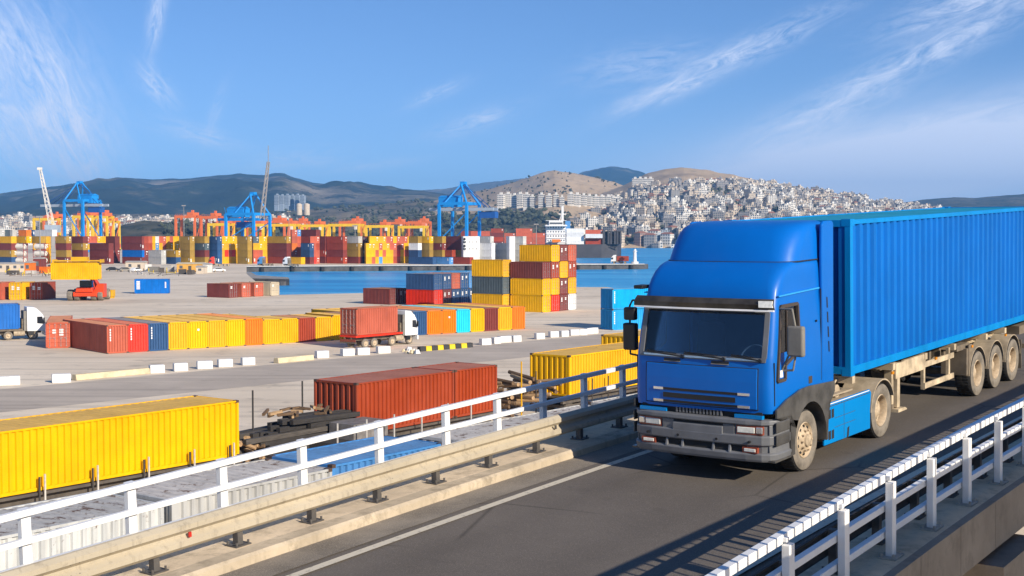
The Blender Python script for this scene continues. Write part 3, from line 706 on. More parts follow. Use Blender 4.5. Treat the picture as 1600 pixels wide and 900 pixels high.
def railing(name, label, t, hbase, sps, rails, post_h, rail_t, loc_s, group=None):
    loc = BR(loc_s, t, hbase); r = thing(name, label, 'railing', loc, group=group)
    for hh, sz in rails:
        b = MB(); b.sweep(BR, [(rail_t - sz / 2, hh - sz / 2), (rail_t + sz / 2, hh - sz / 2), (rail_t + sz / 2, hh + sz / 2), (rail_t - sz / 2, hh + sz / 2)], SS)
        b.build('rail', M_white, r, loc=loc, bevel=.008)
    for s in sps:
        b = MB(); w = .065; tt = .045
        b.add([BR(s + a * w, t + c * tt, h) for h in (hbase + .02, hbase + post_h) for a, c in ((-1, -1), (1, -1), (1, 1), (-1, 1))],
              [(0, 1, 2, 3), (7, 6, 5, 4), (0, 4, 5, 1), (1, 5, 6, 2), (2, 6, 7, 3), (3, 7, 4, 0)])
        for hh, sz in rails:                                        # stub that carries the rail
            lo, hi = sorted((rail_t, t))
            if hi - lo > tt + sz / 2 + .001:
                b.add([BR(s + a * .03, c, h) for h in (hh - .025, hh + .025) for a, c in ((-1, lo), (1, lo), (1, hi), (-1, hi))],
                      [(0, 1, 2, 3), (7, 6, 5, 4), (0, 4, 5, 1), (1, 5, 6, 2), (2, 6, 7, 3), (3, 7, 4, 0)])
        po = b.build('post', M_white, r, loc=loc, bevel=.006)
        b = MB()
        b.add([BR(s + a * .15, t + c * .11, h) for h in (hbase - .002, hbase + .022) for a, c in ((-1, -1), (1, -1), (1, 1), (-1, 1))],
              [(0, 1, 2, 3), (7, 6, 5, 4), (0, 4, 5, 1), (1, 5, 6, 2), (2, 6, 7, 3), (3, 7, 4, 0)])
        for a in (-.11, .11):
            for c in (-.075, .075): b.cyl(BR(s + a, t + c, hbase + .02), BR(s + a, t + c, hbase + .065), .016, 6)
        b.build('base_plate', M_railbase, po, loc=None).location = (-Vector(loc))[:]
    return r
M_railbase = simple('weathered_base_plate', (0.40, 0.36, 0.30), .7, var=.3, scale=6)
left_posts = [4.23 + 1.45 * i for i in range(24)][::-1] + [2.8, 1.4, -.02, -1.47, -3.15, -4.85, -6.4, -7.95, -9.5, -11.0, -12.5, -14.0, -15.5]
railing('parapet_railing', 'white three-rail railing along the far yard side of the viaduct', 5.38, .146, left_posts, ((1.055, .085), (.705, .078), (.385, .075)), .945, 5.30, 0)
right_posts = [-3.15 + 1.45 * i for i in range(-9, 30)]
railing('parapet_railing', 'white railing along the near right edge of the viaduct, half in shadow', -3.10, .197, right_posts, ((1.17, .10), (.80, .085), (.47, .085)), .93, -3.0, 0)

def grimy_beam():
    m, nt, p = new_mat('dusty_galvanised_beam')
    c = ramp(nt, noise_tex(nt, .7, 5, .6), [(.3, (.44, .375, .265)), (.7, (.54, .465, .34))])
    c = mixc(nt, nn_map(nt, noise_tex(nt, 6, 8, .75), .56, .68, 0, .5), c, (.22, .18, .13))
    c = mixc(nt, nn_map(nt, noise_tex(nt, 1.0, 6, .7, (9, 9, 1.2)), .54, .66, 0, .45), c, (.26, .22, .165))
    nt.links.new(c, p.inputs['Base Color']); p.inputs['Roughness'].default_value = .75; p.inputs['Metallic'].default_value = .15
    bump(nt, p, noise_tex(nt, 3, 4, .5), .3, .02); return m
M_galv = grimy_beam(); M_gpost = simple('guard_post_steel', (0.11, 0.10, 0.09), .7, .3, var=.25, scale=5)
M_refl = simple('red_reflector', (0.5, 0.03, 0.02), .3)
M_gdark = conc('shade_dark_guard_beam', (0.075, 0.07, 0.065), .2, .5)  # shadow on the beam's back put into its base colour
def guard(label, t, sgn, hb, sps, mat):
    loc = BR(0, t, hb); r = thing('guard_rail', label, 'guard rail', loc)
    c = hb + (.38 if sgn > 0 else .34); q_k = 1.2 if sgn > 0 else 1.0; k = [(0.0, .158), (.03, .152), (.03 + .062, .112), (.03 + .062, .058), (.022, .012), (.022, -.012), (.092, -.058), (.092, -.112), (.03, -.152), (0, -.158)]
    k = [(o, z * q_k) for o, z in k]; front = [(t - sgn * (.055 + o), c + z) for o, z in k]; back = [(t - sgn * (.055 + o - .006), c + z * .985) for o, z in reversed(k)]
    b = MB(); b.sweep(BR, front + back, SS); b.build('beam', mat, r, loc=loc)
    for s in sps:
        b = MB(); b.add([BR(s + a * .045, t + c_ * .05, h) for h in (hb, hb + .50) for a, c_ in ((-1, -1), (1, -1), (1, 1), (-1, 1))],
                        [(0, 1, 2, 3), (7, 6, 5, 4), (0, 4, 5, 1), (1, 5, 6, 2), (2, 6, 7, 3), (3, 7, 4, 0)])
        b.add([BR(s + a * .13, t + c_ * .12, h) for h in (hb - .001, hb + .014) for a, c_ in ((-1, -1), (1, -1), (1, 1), (-1, 1))],
              [(0, 1, 2, 3), (7, 6, 5, 4), (0, 4, 5, 1), (1, 5, 6, 2), (2, 6, 7, 3), (3, 7, 4, 0)])
        for a in (-.1, .1):
            for c_ in (-.09, .09): b.cyl(BR(s + a, t + c_, hb + .01), BR(s + a, t + c_, hb + .06), .017, 6)
        b.build('guard_post', M_gpost, r, loc=loc)
    for s in (-7.9, .2):
        if sgn > 0: b = MB(); b.add([BR(s + a * .02, t - .15 - c_ * .012, c + h) for h in (-.03, .035) for a, c_ in ((-1, -1), (1, -1), (1, 1), (-1, 1))], [(0, 1, 2, 3), (7, 6, 5, 4), (0, 4, 5, 1), (1, 5, 6, 2), (2, 6, 7, 3), (3, 7, 4, 0)]); b.build('reflector', M_refl if s < 0 else M_gpost, r, loc=loc)
    for s in sps[2::4]:                                             # lap joints with bolt heads
        b = MB()
        for dh in (.08, -.08):
            for ds in (.08, .2): b.cyl(BR(s + ds, t - sgn * .128, c + dh), BR(s + ds, t - sgn * .145, c + dh), .02, 6)
        b.build('joint_bolt', M_gpost, r, loc=loc)
    return r
guard('dusty galvanised guard rail between the road and the left walkway', 4.40, 1, .15, [-4.27 + 1.36 * i for i in range(-10, 34)], M_galv)
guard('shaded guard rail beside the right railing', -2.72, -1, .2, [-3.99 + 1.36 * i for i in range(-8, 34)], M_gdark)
# the parallel viaduct beside this one: solid parapet, a band of balusters and a hand rail
nroot = thing('neighbouring_viaduct', 'higher parallel concrete viaduct beside the right railing', 'viaduct', BR(0, -9, 2.4))
def npart(name, mb, mat): return mb.build(name, mat, nroot, loc=BR(0, -9, 2.4))
SN = [-18 + 2 * i for i in range(36)]
npart('deck_slab', MB().sweep(lambda s, t, h: BO + BU * s + BL * t + BN * h, [(-8.5, 2.6), (-16, 2.6), (-16, 1.9), (-8.5, 1.9)], SN), M_deck)
BF = lambda s, t, h: BO + BU * s + BL * t + BN * h
npart('parapet_wall', MB().sweep(BF, [(-8.52, 2.602), (-8.72, 2.602), (-8.72, 3.45), (-8.52, 3.45)], SN), M_deck)
npart('hand_rail', MB().sweep(BF, [(-8.58, 3.93), (-8.66, 3.93), (-8.66, 4.01), (-8.58, 4.01)], SN), M_white)
b = MB()
for i in range(300):
    s = -17.5 + i * .217
    b.beam(BF(s, -8.62, 3.44), BF(s, -8.62, 3.94), .07 if i % 6 == 0 else .028)
tag(npart('baluster', b, M_white), kind='stuff')

# ------------------------------------------------------------------ the blue truck
TM = Matrix(((BU.x, BL.x, BN.x, BO.x), (BU.y, BL.y, BN.y, BO.y), (BU.z, BL.z, BN.z, BO.z), (0, 0, 0, 1)))
def carpaint(name, col, rough=0.32):
    m, nt, p = new_mat(name)
    c = ramp(nt, noise_tex(nt, .7, 4, .6), [(.3, mul(col, .93)), (.7, mul(col, 1.07))])
    c = mixc(nt, nn_map(nt, noise_tex(nt, 1.6, 7, .7, (1, 1, .5)), .5, .8, 0, .035), c, (.16, .2, .26))
    nt.links.new(c, p.inputs['Base Color']); p.inputs['Roughness'].default_value = rough; p.inputs['Specular IOR Level'].default_value = .25
    p.inputs['Coat Weight'].default_value = .12; p.inputs['Coat Roughness'].default_value = .2
    return m
M_blue = carpaint('truck_blue_paint', (0.0, 0.128, 0.49), .42); M_skirt = carpaint('skirt_blue_paint', (0.0, 0.215, 0.56), .42)
M_plast = simple('grey_bumper_plastic', (0.15, 0.152, 0.157), .42, var=.18, scale=2.5); M_black = simple('black_plastic', (0.013, 0.013, 0.014), .45, var=.2)
M_dark = simple('dark_cab_lining', (0.07, 0.09, 0.12), .8); M_seat = simple('seat_cloth', (0.045, 0.05, 0.06), .95)
M_dustm = simple('dust_caked_metal', (0.40, 0.32, 0.22), .9, var=.3, scale=4); M_dust2 = simple('dusty_chassis_steel', (0.17, 0.135, 0.095), .9, var=.35, scale=3)
M_cream = simple('cream_trailer_paint', (0.54, 0.43, 0.28), .75, var=.4, scale=3); M_chrome = simple('bright_trim', (0.72, 0.70, 0.66), .25, .7, var=.05)
M_tyre = simple('dusty_tyre_rubber', (0.20, 0.172, 0.135), .95, var=.4, scale=5); M_tread = simple('tyre_tread_rubber', (0.028, 0.027, 0.026), .9, var=.3, scale=6)
M_rim = simple('dusty_wheel_rim', (0.50, 0.39, 0.26), .7, .1, var=.4, scale=7); M_lens = simple('headlamp_lens', (0.86, 0.84, 0.74), .1, .15, var=.15, scale=20)
M_amber = simple('amber_lens', (0.75, 0.28, 0.02), .2); M_redl = simple('red_lamp_surround', (0.28, 0.06, 0.03), .4); M_fender = simple('satin_black_fender', (0.085, 0.08, 0.072), .26, var=.45, scale=2.5)
M_mirror = simple('dusty_mirror_shell', (0.20, 0.185, 0.155), .6, var=.2); M_frame = simple('brown_window_rubber', (0.06, 0.045, 0.035), .7); M_teal = simple('seam_light_blue', (0.03, 0.35, 0.75), .4)
def glass(name, tint, refl=1.0):
    m = bpy.data.materials.new(name); m.use_nodes = True; nt = m.node_tree; nt.nodes.clear()
    o = nn(nt, 'ShaderNodeOutputMaterial'); t = nn(nt, 'ShaderNodeBsdfTransparent'); g = nn(nt, 'ShaderNodeBsdfGlossy'); mx = nn(nt, 'ShaderNodeMixShader'); f = nn(nt, 'ShaderNodeFresnel')
    t.inputs[0].default_value = (*tint, 1); g.inputs['Roughness'].default_value = .03; f.inputs['IOR'].default_value = 1.75
    nt.links.new(f.outputs[0], mx.inputs[0]); nt.links.new(t.outputs[0], mx.inputs[1]); nt.links.new(g.outputs[0], mx.inputs[2]); nt.links.new(mx.outputs[0], o.inputs[0]); return m
M_glass = glass('tinted_cab_glass', (0.74, 0.84, 0.92))

truck = thing('truck', 'blue high-roofed tractor truck driving on the viaduct, hauling a blue container', 'truck', M=TM)
def tp(name, mb, mat, parent=None, **k): return mb.build(name, mat, parent or truck, **k)
# cab shell: levels (height, front s, side inset, corner radius)
LV = [(1.13, .03, .0, .16), (1.22, .01, .0, .16), (1.60, .02, .0, .16), (1.86, .04, .0, .16), (1.98, .055, .0, .15), (2.06, .075, .002, .15), (2.40, .155, .015, .14), (2.72, .235, .035, .13), (2.78, .25, .04, .13), (2.94, .30, .05, .15),
      (3.06, .33, .05, .17), (3.18, .40, .055, .19), (3.30, .51, .06, .21), (3.39, .64, .07, .23), (3.44, .76, .085, .25), (3.46, .84, .10, .25)]
def ring(h, f, i, r, rear=2.33):
    q3 = max(1.04, f + r + .14); q2 = max(1.92, q3 + .08)
    side = [rear, min(q2, rear - .02), min(q3, rear - .04), f + r + .07, f + r]
    arc = [(f + r - r * math.sin(a), i + r - r * math.cos(a)) for a in (R(22), R(45), R(68))]
    ts = [.0, .16, .33, .5]
    fr = [(f + .05 * ((2 * x - 1) ** 2 - 1) * 1.0, i + r + (1.25 - i - r) * 2 * x) for x in ts]
    half = [(s, i) for s in side] + arc + fr
    full = half + [(s, 2.5 - t) for s, t in reversed(half[:-1])]
    return [(s, t, h) for s, t in full]
def loft(rings, skip=None, cap=True):
    b = MB(); n = len(rings[0]); b.v = [p for r_ in rings for p in r_]
    for k in range(len(rings) - 1):
        for j in range(n):
            if skip and skip(k, j): continue
            q = (j + 1) % n; b.f.append((k * n + j, k * n + q, (k + 1) * n + q, (k + 1) * n + j)); b.m.append(0)
    if cap: b.f.append(tuple(range((len(rings) - 1) * n, len(rings) * n))); b.m.append(0)
    return b
rings = [ring(*l) for l in LV]; NR = len(rings[0])
def skip(k, j):
    if 4 <= k <= 6 and 8 <= j <= NR - 10: return True              # windscreen opening
    if 5 <= k <= 7 and (j == 2 or j == NR - 4): return True        # side windows
    return False
cab = tp('cab', loft(rings, skip), M_blue, smooth=True)
# roof deflector
DV = [(3.45, .86, .075, .34), (3.52, .885, .08, .36), (3.66, .955, .085, .38), (3.80, 1.045, .09, .40), (3.92, 1.14, .10, .42), (4.01, 1.25, .125, .42), (4.06, 1.37, .17, .42), (4.09, 1.52, .24, .4), (4.10, 1.75, .34, .3)]
def dring(h, f, i, r): 
    return [(s if s < 2.3 else 2.33, t, z) for s, t, z in ring(h, f, i, r)]
tp('roof_deflector', loft([dring(*l) for l in DV]), M_blue, cab, smooth=True)
tp('deflector_seam', loft([dring(3.452, .848, .062, .34), dring(3.470, .852, .062, .34)]), M_gask, cab)
# side extenders behind the doors with their four louvres
for y0, y1, sg in ((-.012, .045, -1), (2.455, 2.512, 1)):
    b = MB(); b.prism([(1.96, 1.36), (2.40, 1.36), (2.42, 4.04), (2.36, 4.09), (2.02, 4.09), (1.95, 4.03), (1.93, 3.5)], 'y', y0, y1)
    e_o = tp('side_extender', b, M_blue, bevel=.02)
    b = MB(); yy = y0 - .004 if sg < 0 else y1 + .004
    for k in range(4): 
        s0 = 2.10 + k * .022; z1 = 2.82 - k * .25
        b.prism([(s0, z1), (s0 + .045, z1 - .01), (s0 + .06, z1 - .19), (s0 + .015, z1 - .18)], 'y', min(yy, yy - sg * .02), max(yy, yy - sg * .02))
    tp('louvre', b, M_black, e_o)
# windscreen and its surround
def front_pt(h, x, off):                                           # on the cab front: x 0..1 right to left
    for a, c in zip(LV[:-1], LV[1:]):
        if a[0] <= h <= c[0]: q = (h - a[0]) / (c[0] - a[0]); break
    f, i, r_ = (a[k] + (c[k] - a[k]) * q for k in (1, 2, 3))
    return (f + .05 * ((2 * x - 1) ** 2 - 1) - off, i + r_ + (2.5 - 2 * i - 2 * r_) * x, h)
def front_patch(h0, h1, x0, x1, off, thick, nh=4, nx=10):
    b = MB(); vs = []
    for o in (off, off - thick):
        for i in range(nh + 1):
            for j in range(nx + 1): vs.append(front_pt(h0 + (h1 - h0) * i / nh, x0 + (x1 - x0) * j / nx, o))
    m = (nh + 1) * (nx + 1); fs = []
    for i in range(nh):
        for j in range(nx):
            a = i * (nx + 1) + j; q = (a, a + 1, a + nx + 2, a + nx + 1); fs += [q, tuple(x + m for x in reversed(q))]
    for j in range(nx): fs += [(j, j + 1, m + j + 1, m + j), tuple(nh * (nx + 1) + x for x in (j, j + 1)) + tuple(m + nh * (nx + 1) + x for x in (j + 1, j))]
    for i in range(nh): 
        a, c = i * (nx + 1), (i + 1) * (nx + 1); fs += [(a, c, m + c, m + a), (a + nx, c + nx, m + c + nx, m + a + nx)]
    return b.add(vs, fs)
ws = tp('windscreen', front_patch(1.96, 2.74, .0, 1.0, -.012, .010), M_glass, smooth=True)
b = MB()
for args in ((1.935, 2.00, -.02, 1.02, .012, .03, 2, 10), (2.70, 2.77, -.02, 1.02, .012, .03, 2, 10), (2.0, 2.70, -.025, .012, .012, .03, 6, 1), (2.0, 2.70, .988, 1.025, .012, .03, 6, 1)):
    q = front_patch(*args); b.add(q.v, q.f)
tp('windscreen_seal', b, M_plast, ws)
b = MB(); q = front_patch(1.955, 1.985, .02, .98, .020, .02, 1, 10); b.add(q.v, q.f)
tp('windscreen_trim', b, M_chrome, ws)
for x0, x1, hh in ((.30, .62, 2.02), (.64, .95, 2.015), (.02, .24, 2.02)):
    b = MB(); p0, p1 = front_pt(1.97, x0, .05), front_pt(hh, x1, .045); b.beam(p0, p1, .022); b.cyl(front_pt(1.95, x0, .0), p0, .03, 8); b.beam(front_pt(hh - .01, x0 + .05, .03), front_pt(hh + .02, x1, .03), .012)
    tp('wiper', b, M_black, ws)
# sun visor
b = MB(); q = front_patch(2.76, 2.925, -.09, 1.09, .16, .02, 2, 12)
q.v = [(s - .05 * (1 - abs(h - 2.84) / .09) - .0, t, h) for s, t, h in q.v]; b.add(q.v, q.f)
vis = tp('sun_visor', b, simple('smoked_visor', (0.05, 0.044, 0.036), .18, var=.5, scale=3), smooth=True)
b = MB()
for x in (-.085, .28, .72, 1.07): a_, c_ = front_pt(2.86, max(0, min(1, x)), -.02), front_pt(2.86, max(0, min(1, x)), .14); b.beam((a_[0], a_[1], a_[2]), c_, .03)
tp('visor_bracket', b, M_chrome, vis)
b = MB(); q = front_patch(2.735, 2.762, -.085, 1.085, .175, .03, 1, 12); b.add(q.v, q.f); tp('visor_edge', b, M_mark, vis)
b = MB(); q = front_patch(2.80, 2.90, -.085, .02, .215, .03, 1, 2); b.add(q.v, q.f); tp('marker_lamp', b, M_lens, vis)
# front lid with grille slots
def slot(h0, h1, x0, x1, mat, off, name, par, th=.02, nx=8):
    return tp(name, front_patch(h0, h1, x0, x1, off, th, 1, nx), mat, par)
lid = tp('front_lid', front_patch(1.19, 1.83, .035, .955, .022, .03, 3, 12), M_blue, cab, bevel=.012)
b = MB()
for args in ((1.83, 1.842, .035, .955, .008, .02, 1, 10), (1.178, 1.19, .035, .955, .008, .02, 1, 10), (1.18, 1.84, .028, .036, .008, .02, 3, 1), (1.18, 1.84, .954, .962, .008, .02, 3, 1)):
    q = front_patch(*args); b.add(q.v, q.f)
tp('lid_gap', b, M_gask, lid)
for h0, h1, x0, x1 in ((1.405, 1.445, .17, .87), (1.285, 1.365, .20, .80), (1.205, 1.245, .17, .87)): slot(h0, h1, x0, x1, M_black, .028, 'grille_slot', lid)
for h0, h1 in ((1.405, 1.445), (1.205, 1.245)):
    for x0, x1 in ((.09, .18), (.80, .885)): slot(h0, h1, x0, x1, M_chrome, .034, 'grille_trim', lid, nx=2)
for x0, x1 in ((.26, .40), (.66, .80)):
    o = slot(1.875, 1.925, x0, x1, M_black, .012, 'grab_recess', cab, nx=2); slot(1.872, 1.885, x0, x1, M_mirror, .02, 'recess_lip', cab, nx=2)
b = MB()
b.box(.02, .06, .16, 2.34, 1.03, 1.15)
tp('radiator_gap', b, M_gask); b = MB()
for i in range(14): b.box(-.015, .03, .85 + i * .062, .88 + i * .062, 1.05, 1.13)
tp('cooling_fin', b, M_plast)
for t0, t1 in ((.14, .62), (1.86, 2.36)):
    b = MB(); b.box(-.03, .05, t0, t1, 1.045, 1.10); tp('lower_front_strip', b, M_skirt)
# bumper
BP = [(.62, -.03), (.30, -.03), (.14, -.015), (.04, .05), (-.03, .15), (-.075, .40), (-.095, .80), (-.10, 1.25)]
BP = BP + [(s, 2.5 - t) for s, t in reversed(BP[:-1])]; NB = len(BP)
def bp(i, off):
    a, c = BP[max(0, i - 1)], BP[min(NB - 1, i + 1)]; d = Vector((c[0] - a[0], c[1] - a[1])).normalized(); n_ = Vector((-d.y, d.x)) * -1
    return BP[i][0] - n_.x * off * -1 * -1, BP[i][1] - n_.y * off * -1 * -1
def band(b, prof, i0=0, i1=NB - 1):
    """prof: closed (offset outwards, height) outline carried round the front of the truck"""
    n = len(prof); vs = []; m = i1 - i0 + 1
    for i in range(i0, i1 + 1):
        for o, h in prof:
            x, y = bp(i, o); vs.append((x, y, h))
    fs = [(k * n + j, k * n + (j + 1) % n, (k + 1) * n + (j + 1) % n, (k + 1) * n + j) for k in range(m - 1) for j in range(n)] + [tuple(range(n)), tuple(range(m * n - 1, (m - 1) * n - 1, -1))]
    b.add(vs, fs)
b = MB()
band(b, [(0, .37), (.02, .41), (.03, .49), (-.0, .515), (-.08, .515), (-.10, .37)])
band(b, [(-.01, .62), (.015, .64), (.015, .77), (-.01, .79), (-.10, .79), (-.10, .62)])
band(b, [(-.01, .945), (.015, .96), (.01, 1.02), (-.03, 1.04), (-.12, 1.04), (-.10, .945)])
band(b, [(.012, .765), (.006, .885), (-.02, .90), (-.10, .90), (-.10, .765)], 6, NB - 7)
band(b, [(-.05, .49), (-.05, .63), (-.10, .63), (-.10, .49)], 0, 4); band(b, [(-.05, .49), (-.05, .63), (-.10, .63), (-.10, .49)], NB - 5, NB - 1)
band(b, [(-.002, .49), (-.012, .63), (-.09, .63), (-.09, .49)], 0, 3); band(b, [(-.002, .49), (-.012, .63), (-.09, .63), (-.09, .49)], NB - 4, NB - 1)
band(b, [(-.002, .78), (-.004, .95), (-.09, .95), (-.09, .78)], 0, 3); band(b, [(-.002, .78), (-.004, .95), (-.09, .95), (-.09, .78)], NB - 4, NB - 1)
for i in (6, NB - 7): pass
for t in (.68, 1.25 - .28, 1.25 + .28, 1.82): b.prism([(-.02, .50), (-.118, .50), (-.085, .62), (-.02, .62)], 'y', t - .02, t + .02)
b.prism([(-.04, .78), (-.075, .78), (-.075, .94), (-.04, .94)], 'y', .60, .80); b.prism([(-.04, .78), (-.075, .78), (-.075, .94), (-.04, .94)], 'y', 1.70, 1.90)
bumper = tp('bumper', b, M_plast, bevel=.008)
b = MB(); band(b, [(-.035, .40), (-.035, 1.03), (-.14, 1.03), (-.14, .40)]); tp('bumper_backing', b, M_plast, bumper)
b = MB(); band(b, [(-.028, .52), (-.028, .615), (-.05, .615), (-.05, .52)], 5, NB - 6); tp('lower_air_intake', b, M_gask, bumper)
b = MB(); band(b, [(-.028, .905), (-.028, .945), (-.05, .945), (-.05, .905)], 6, NB - 7); tp('upper_air_slit', b, M_gask, bumper)
for t0, t1, flip in ((.13, .57, 1), (1.93, 2.37, -1)):
    b = MB(); w_ = .0
    e0 = -.035 if flip > 0 else -.07; e1 = -.07 if flip > 0 else -.035
    b.add([(e0 + .06, t0, .80), (e1 + .06, t1, .80), (e1 + .06, t1, .935), (e0 + .06, t0, .935), (e0, t0, .80), (e1, t1, .80), (e1 + .006, t1, .935), (e0 + .006, t0, .935)], [(0, 1, 2, 3), (4, 7, 6, 5), (0, 4, 5, 1), (1, 5, 6, 2), (2, 6, 7, 3), (3, 7, 4, 0)])
    hl = tp('headlight', b, M_redl, bumper)
    b = MB(); a0, a1 = (t0 + .13, t1 - .02) if flip > 0 else (t0 + .02, t1 - .13)
    b.add([(e + d, t, h) for d in (-.012, .01) for h in (.822, .915) for e, t in (((e0 * .7 + e1 * .3, a0), (e1, a1)) if flip > 0 else ((e0, a0), (e0 * .3 + e1 * .7, a1)))], [(0, 1, 3, 2), (4, 6, 7, 5), (0, 2, 6, 4), (1, 5, 7, 3), (0, 4, 5, 1), (2, 3, 7, 6)])
    tp('lens', b, M_lens, hl, bevel=.01)
    b = MB(); c0, c1 = (t0, t0 + .11) if flip > 0 else (t1 - .11, t1)
    b.box(-.055, .02, c0, c1, .82, .925); tp('turn_signal', b, M_chrome, hl, bevel=.015)
    f0, f1 = (.20, .46) if flip > 0 else (2.04, 2.30)
    b = MB(); b.box(-.085, -.02, f0, f1, .515, .60); fl = tp('fog_light', b, M_redl, bumper); b = MB(); b.box(-.093, -.04, f0 + .03, f1 - .03, .53, .585); tp('lens', b, M_lens, fl, bevel=.01)
for t in (.33, .9, 1.6, 2.17): b = MB().cyl((-.12, t, .69), (-.07, t, .69), .022, 10); tp('tow_cap', b, M_black, bumper)
# fenders
WX, WZ, WR = 1.37, .505, .505
for y0, y1, sg in ((-.055, .30, -1), (2.20, 2.555, 1)):
    outer = [(.60, .38), (.60, 1.06), (.10, 1.06), (.10, 1.19), (.50, 1.315), (.98, 1.405), (1.15, 1.42), (2.34, 1.375), (2.34, 1.20), (2.12, 1.0), (2.06, .42)]
    inner = [(WX + .625 * math.cos(R(a)), WZ + .66 * math.sin(R(a))) for a in range(-8, 190, 9)]
    poly = outer + [(1.99, .42)] + inner + [(.72, .38)]
    b = MB(); n = len(poly)
    # side skin as strip between outer and inner outlines
    m_out = [(.60, .38), (.60, .6), (.60, .8), (.60, 1.06), (.10, 1.06), (.10, 1.19), (.50, 1.315), (.80, 1.37), (1.0, 1.41), (1.3, 1.42), (1.8, 1.40), (2.34, 1.375), (2.34, 1.20), (2.16, 1.03), (2.08, .8), (2.06, .6), (2.06, .42)]
    k = len(m_out); m_in = [(WX + .625 * math.cos(R(190 - 198 * i / (k - 1))), WZ + .65 * math.sin(R(190 - 198 * i / (k - 1)))) for i in range(k)]
    yo = y0 if sg < 0 else y1; yi = yo - sg * .03
    b.add([(x, yo, z) for x, z in m_out] + [(x, yo, z) for x, z in m_in] + [(x, yi if i not in (4, 5) else yi, z) for i, (x, z) in enumerate(m_out)] + [(x, yo - sg * .36, z) for x, z in m_in],
          [(i, i + 1, k + i + 1, k + i) for i in range(k - 1)] + [(i, i + 1, 2 * k + i + 1, 2 * k + i) for i in range(k - 1)] + [(k + i, k + i + 1, 3 * k + i + 1, 3 * k + i) for i in range(k - 1)])
    tp('fender', b, M_fender, smooth=True)
    b = MB(); yy = (y0 - .004, y0 + .02) if sg < 0 else (y1 - .02, y1 + .004)
    b.box(.08, .56, *yy, .62, .80); b.box(.08, .56, *yy, .83, 1.0); tp('step_panel', b, M_fender, bevel=.012)
    b = MB(); b.box(.02, .60, yo - sg * .3 if sg > 0 else yo, yo if sg > 0 else yo + .3, .37, .40); tp('step_plate', b, M_fender)
# doors: seams, windows, handle, mirrors
for y, sg in ((0, -1), (2.5, 1)):
    Y = lambda o: y + sg * o                                       # o outwards
    b = MB()
    for s0, s1, z0, z1 in ((1.905, 1.917, 1.44, 2.97), (.13, .142, 1.25, 1.93)): b.box(s0, s1, min(Y(.004), Y(-.01)), max(Y(.004), Y(-.01)), z0, z1)
    d_o = tp('door_seam', b, M_gask, cab)
    b = MB(); b.beam((.36, Y(-.032), 2.955), (1.90, Y(-.035), 2.985), .03, .02); tp('roof_gutter', b, M_teal, cab)
    wp = [(.27, 2.05), (.42, 2.79), (1.05, 2.79), (1.05, 2.05), (.50, 1.86), (.49, 1.63), (.21, 1.63), (.235, 1.86)]
    def yv(z, o): return Y(o - max(0, (z - 2.0)) * .052)
    b = MB()
    ctr = (.60, 2.3)
    for i in range(len(wp)):
        p, q = wp[i], wp[(i + 1) % len(wp)]
        b.beam((p[0], yv(p[1], .006), p[1]), (q[0], yv(q[1], .006), q[1]), .055, .05)
    fr_o = tp('door_window_frame', b, M_frame, cab)
    b = MB(); b.add([(x, yv(z, -.002), z) for x, z in wp] + [(x, yv(z, -.008), z) for x, z in wp], [tuple(range(8)), tuple(range(15, 7, -1))]); tp('door_window', b, M_glass, fr_o)
    b = MB(); b.beam((.60, yv(2.05, .006), 2.02), (.66, yv(2.78, .006), 2.78), .02); tp('window_divider', b, M_frame, fr_o)
    b = MB(); b.box(.30, .40, min(Y(.004), Y(.02)), max(Y(.004), Y(.02)), 1.68, 1.79); tp('corner_sticker', b, M_mark, fr_o)
    b = MB(); b.box(1.40, 1.53, min(Y(.012), Y(-.01)), max(Y(.012), Y(-.01)), 1.44, 1.56); tp('door_handle', b, M_frame, cab, bevel=.01)
    b = MB(); b.cyl((1.72, Y(-.01), 2.45), (1.72, Y(.012), 2.45), .018, 10); tp('door_lock', b, M_black, cab)
def mirror(name, s0, s1, t0, t1, z0, z1, mat, arm):
    b = MB(); b.box(s0, s1, t0, t1, z0, z1); o = tp(name, b, mat, bevel=.03)
    b = MB(); b.box(s1 - .004, s1 + .004, t0 + .025, t1 - .025, z0 + .03, z1 - .03); tp('mirror_glass', b, M_chrome, o)
    tp('mirror_arm', MB().tube([Vector(p) for p in arm], .017, 8), M_mirror if mat is M_mirror else M_black, o)
mirror('wing_mirror', .30, .42, -.40, -.13, 2.02, 2.50, M_mirror, [(.40, .03, 2.76), (.36, -.2, 2.76), (.36, -.25, 2.5), (.36, -.25, 2.02), (.38, -.2, 1.80), (.40, .0, 1.78), (.36, -.13, 2.02)])
mirror('wing_mirror', .27, .40, 2.62, 2.87, 1.97, 2.43, M_black, [(.40, 2.45, 2.80), (.34, 2.7, 2.82), (.34, 2.76, 2.72), (.34, 2.76, 1.9), (.38, 2.5, 1.86)])
mirror('wide_angle_mirror', .27, .40, 2.63, 2.85, 2.48, 2.70, M_black, [(.34, 2.74, 2.48), (.34, 2.74, 2.70)])
b = MB(); b.box(.25, .5, 2.45, 2.62, 3.02, 3.08); tp('roof_marker', b, M_black, cab, bevel=.01)
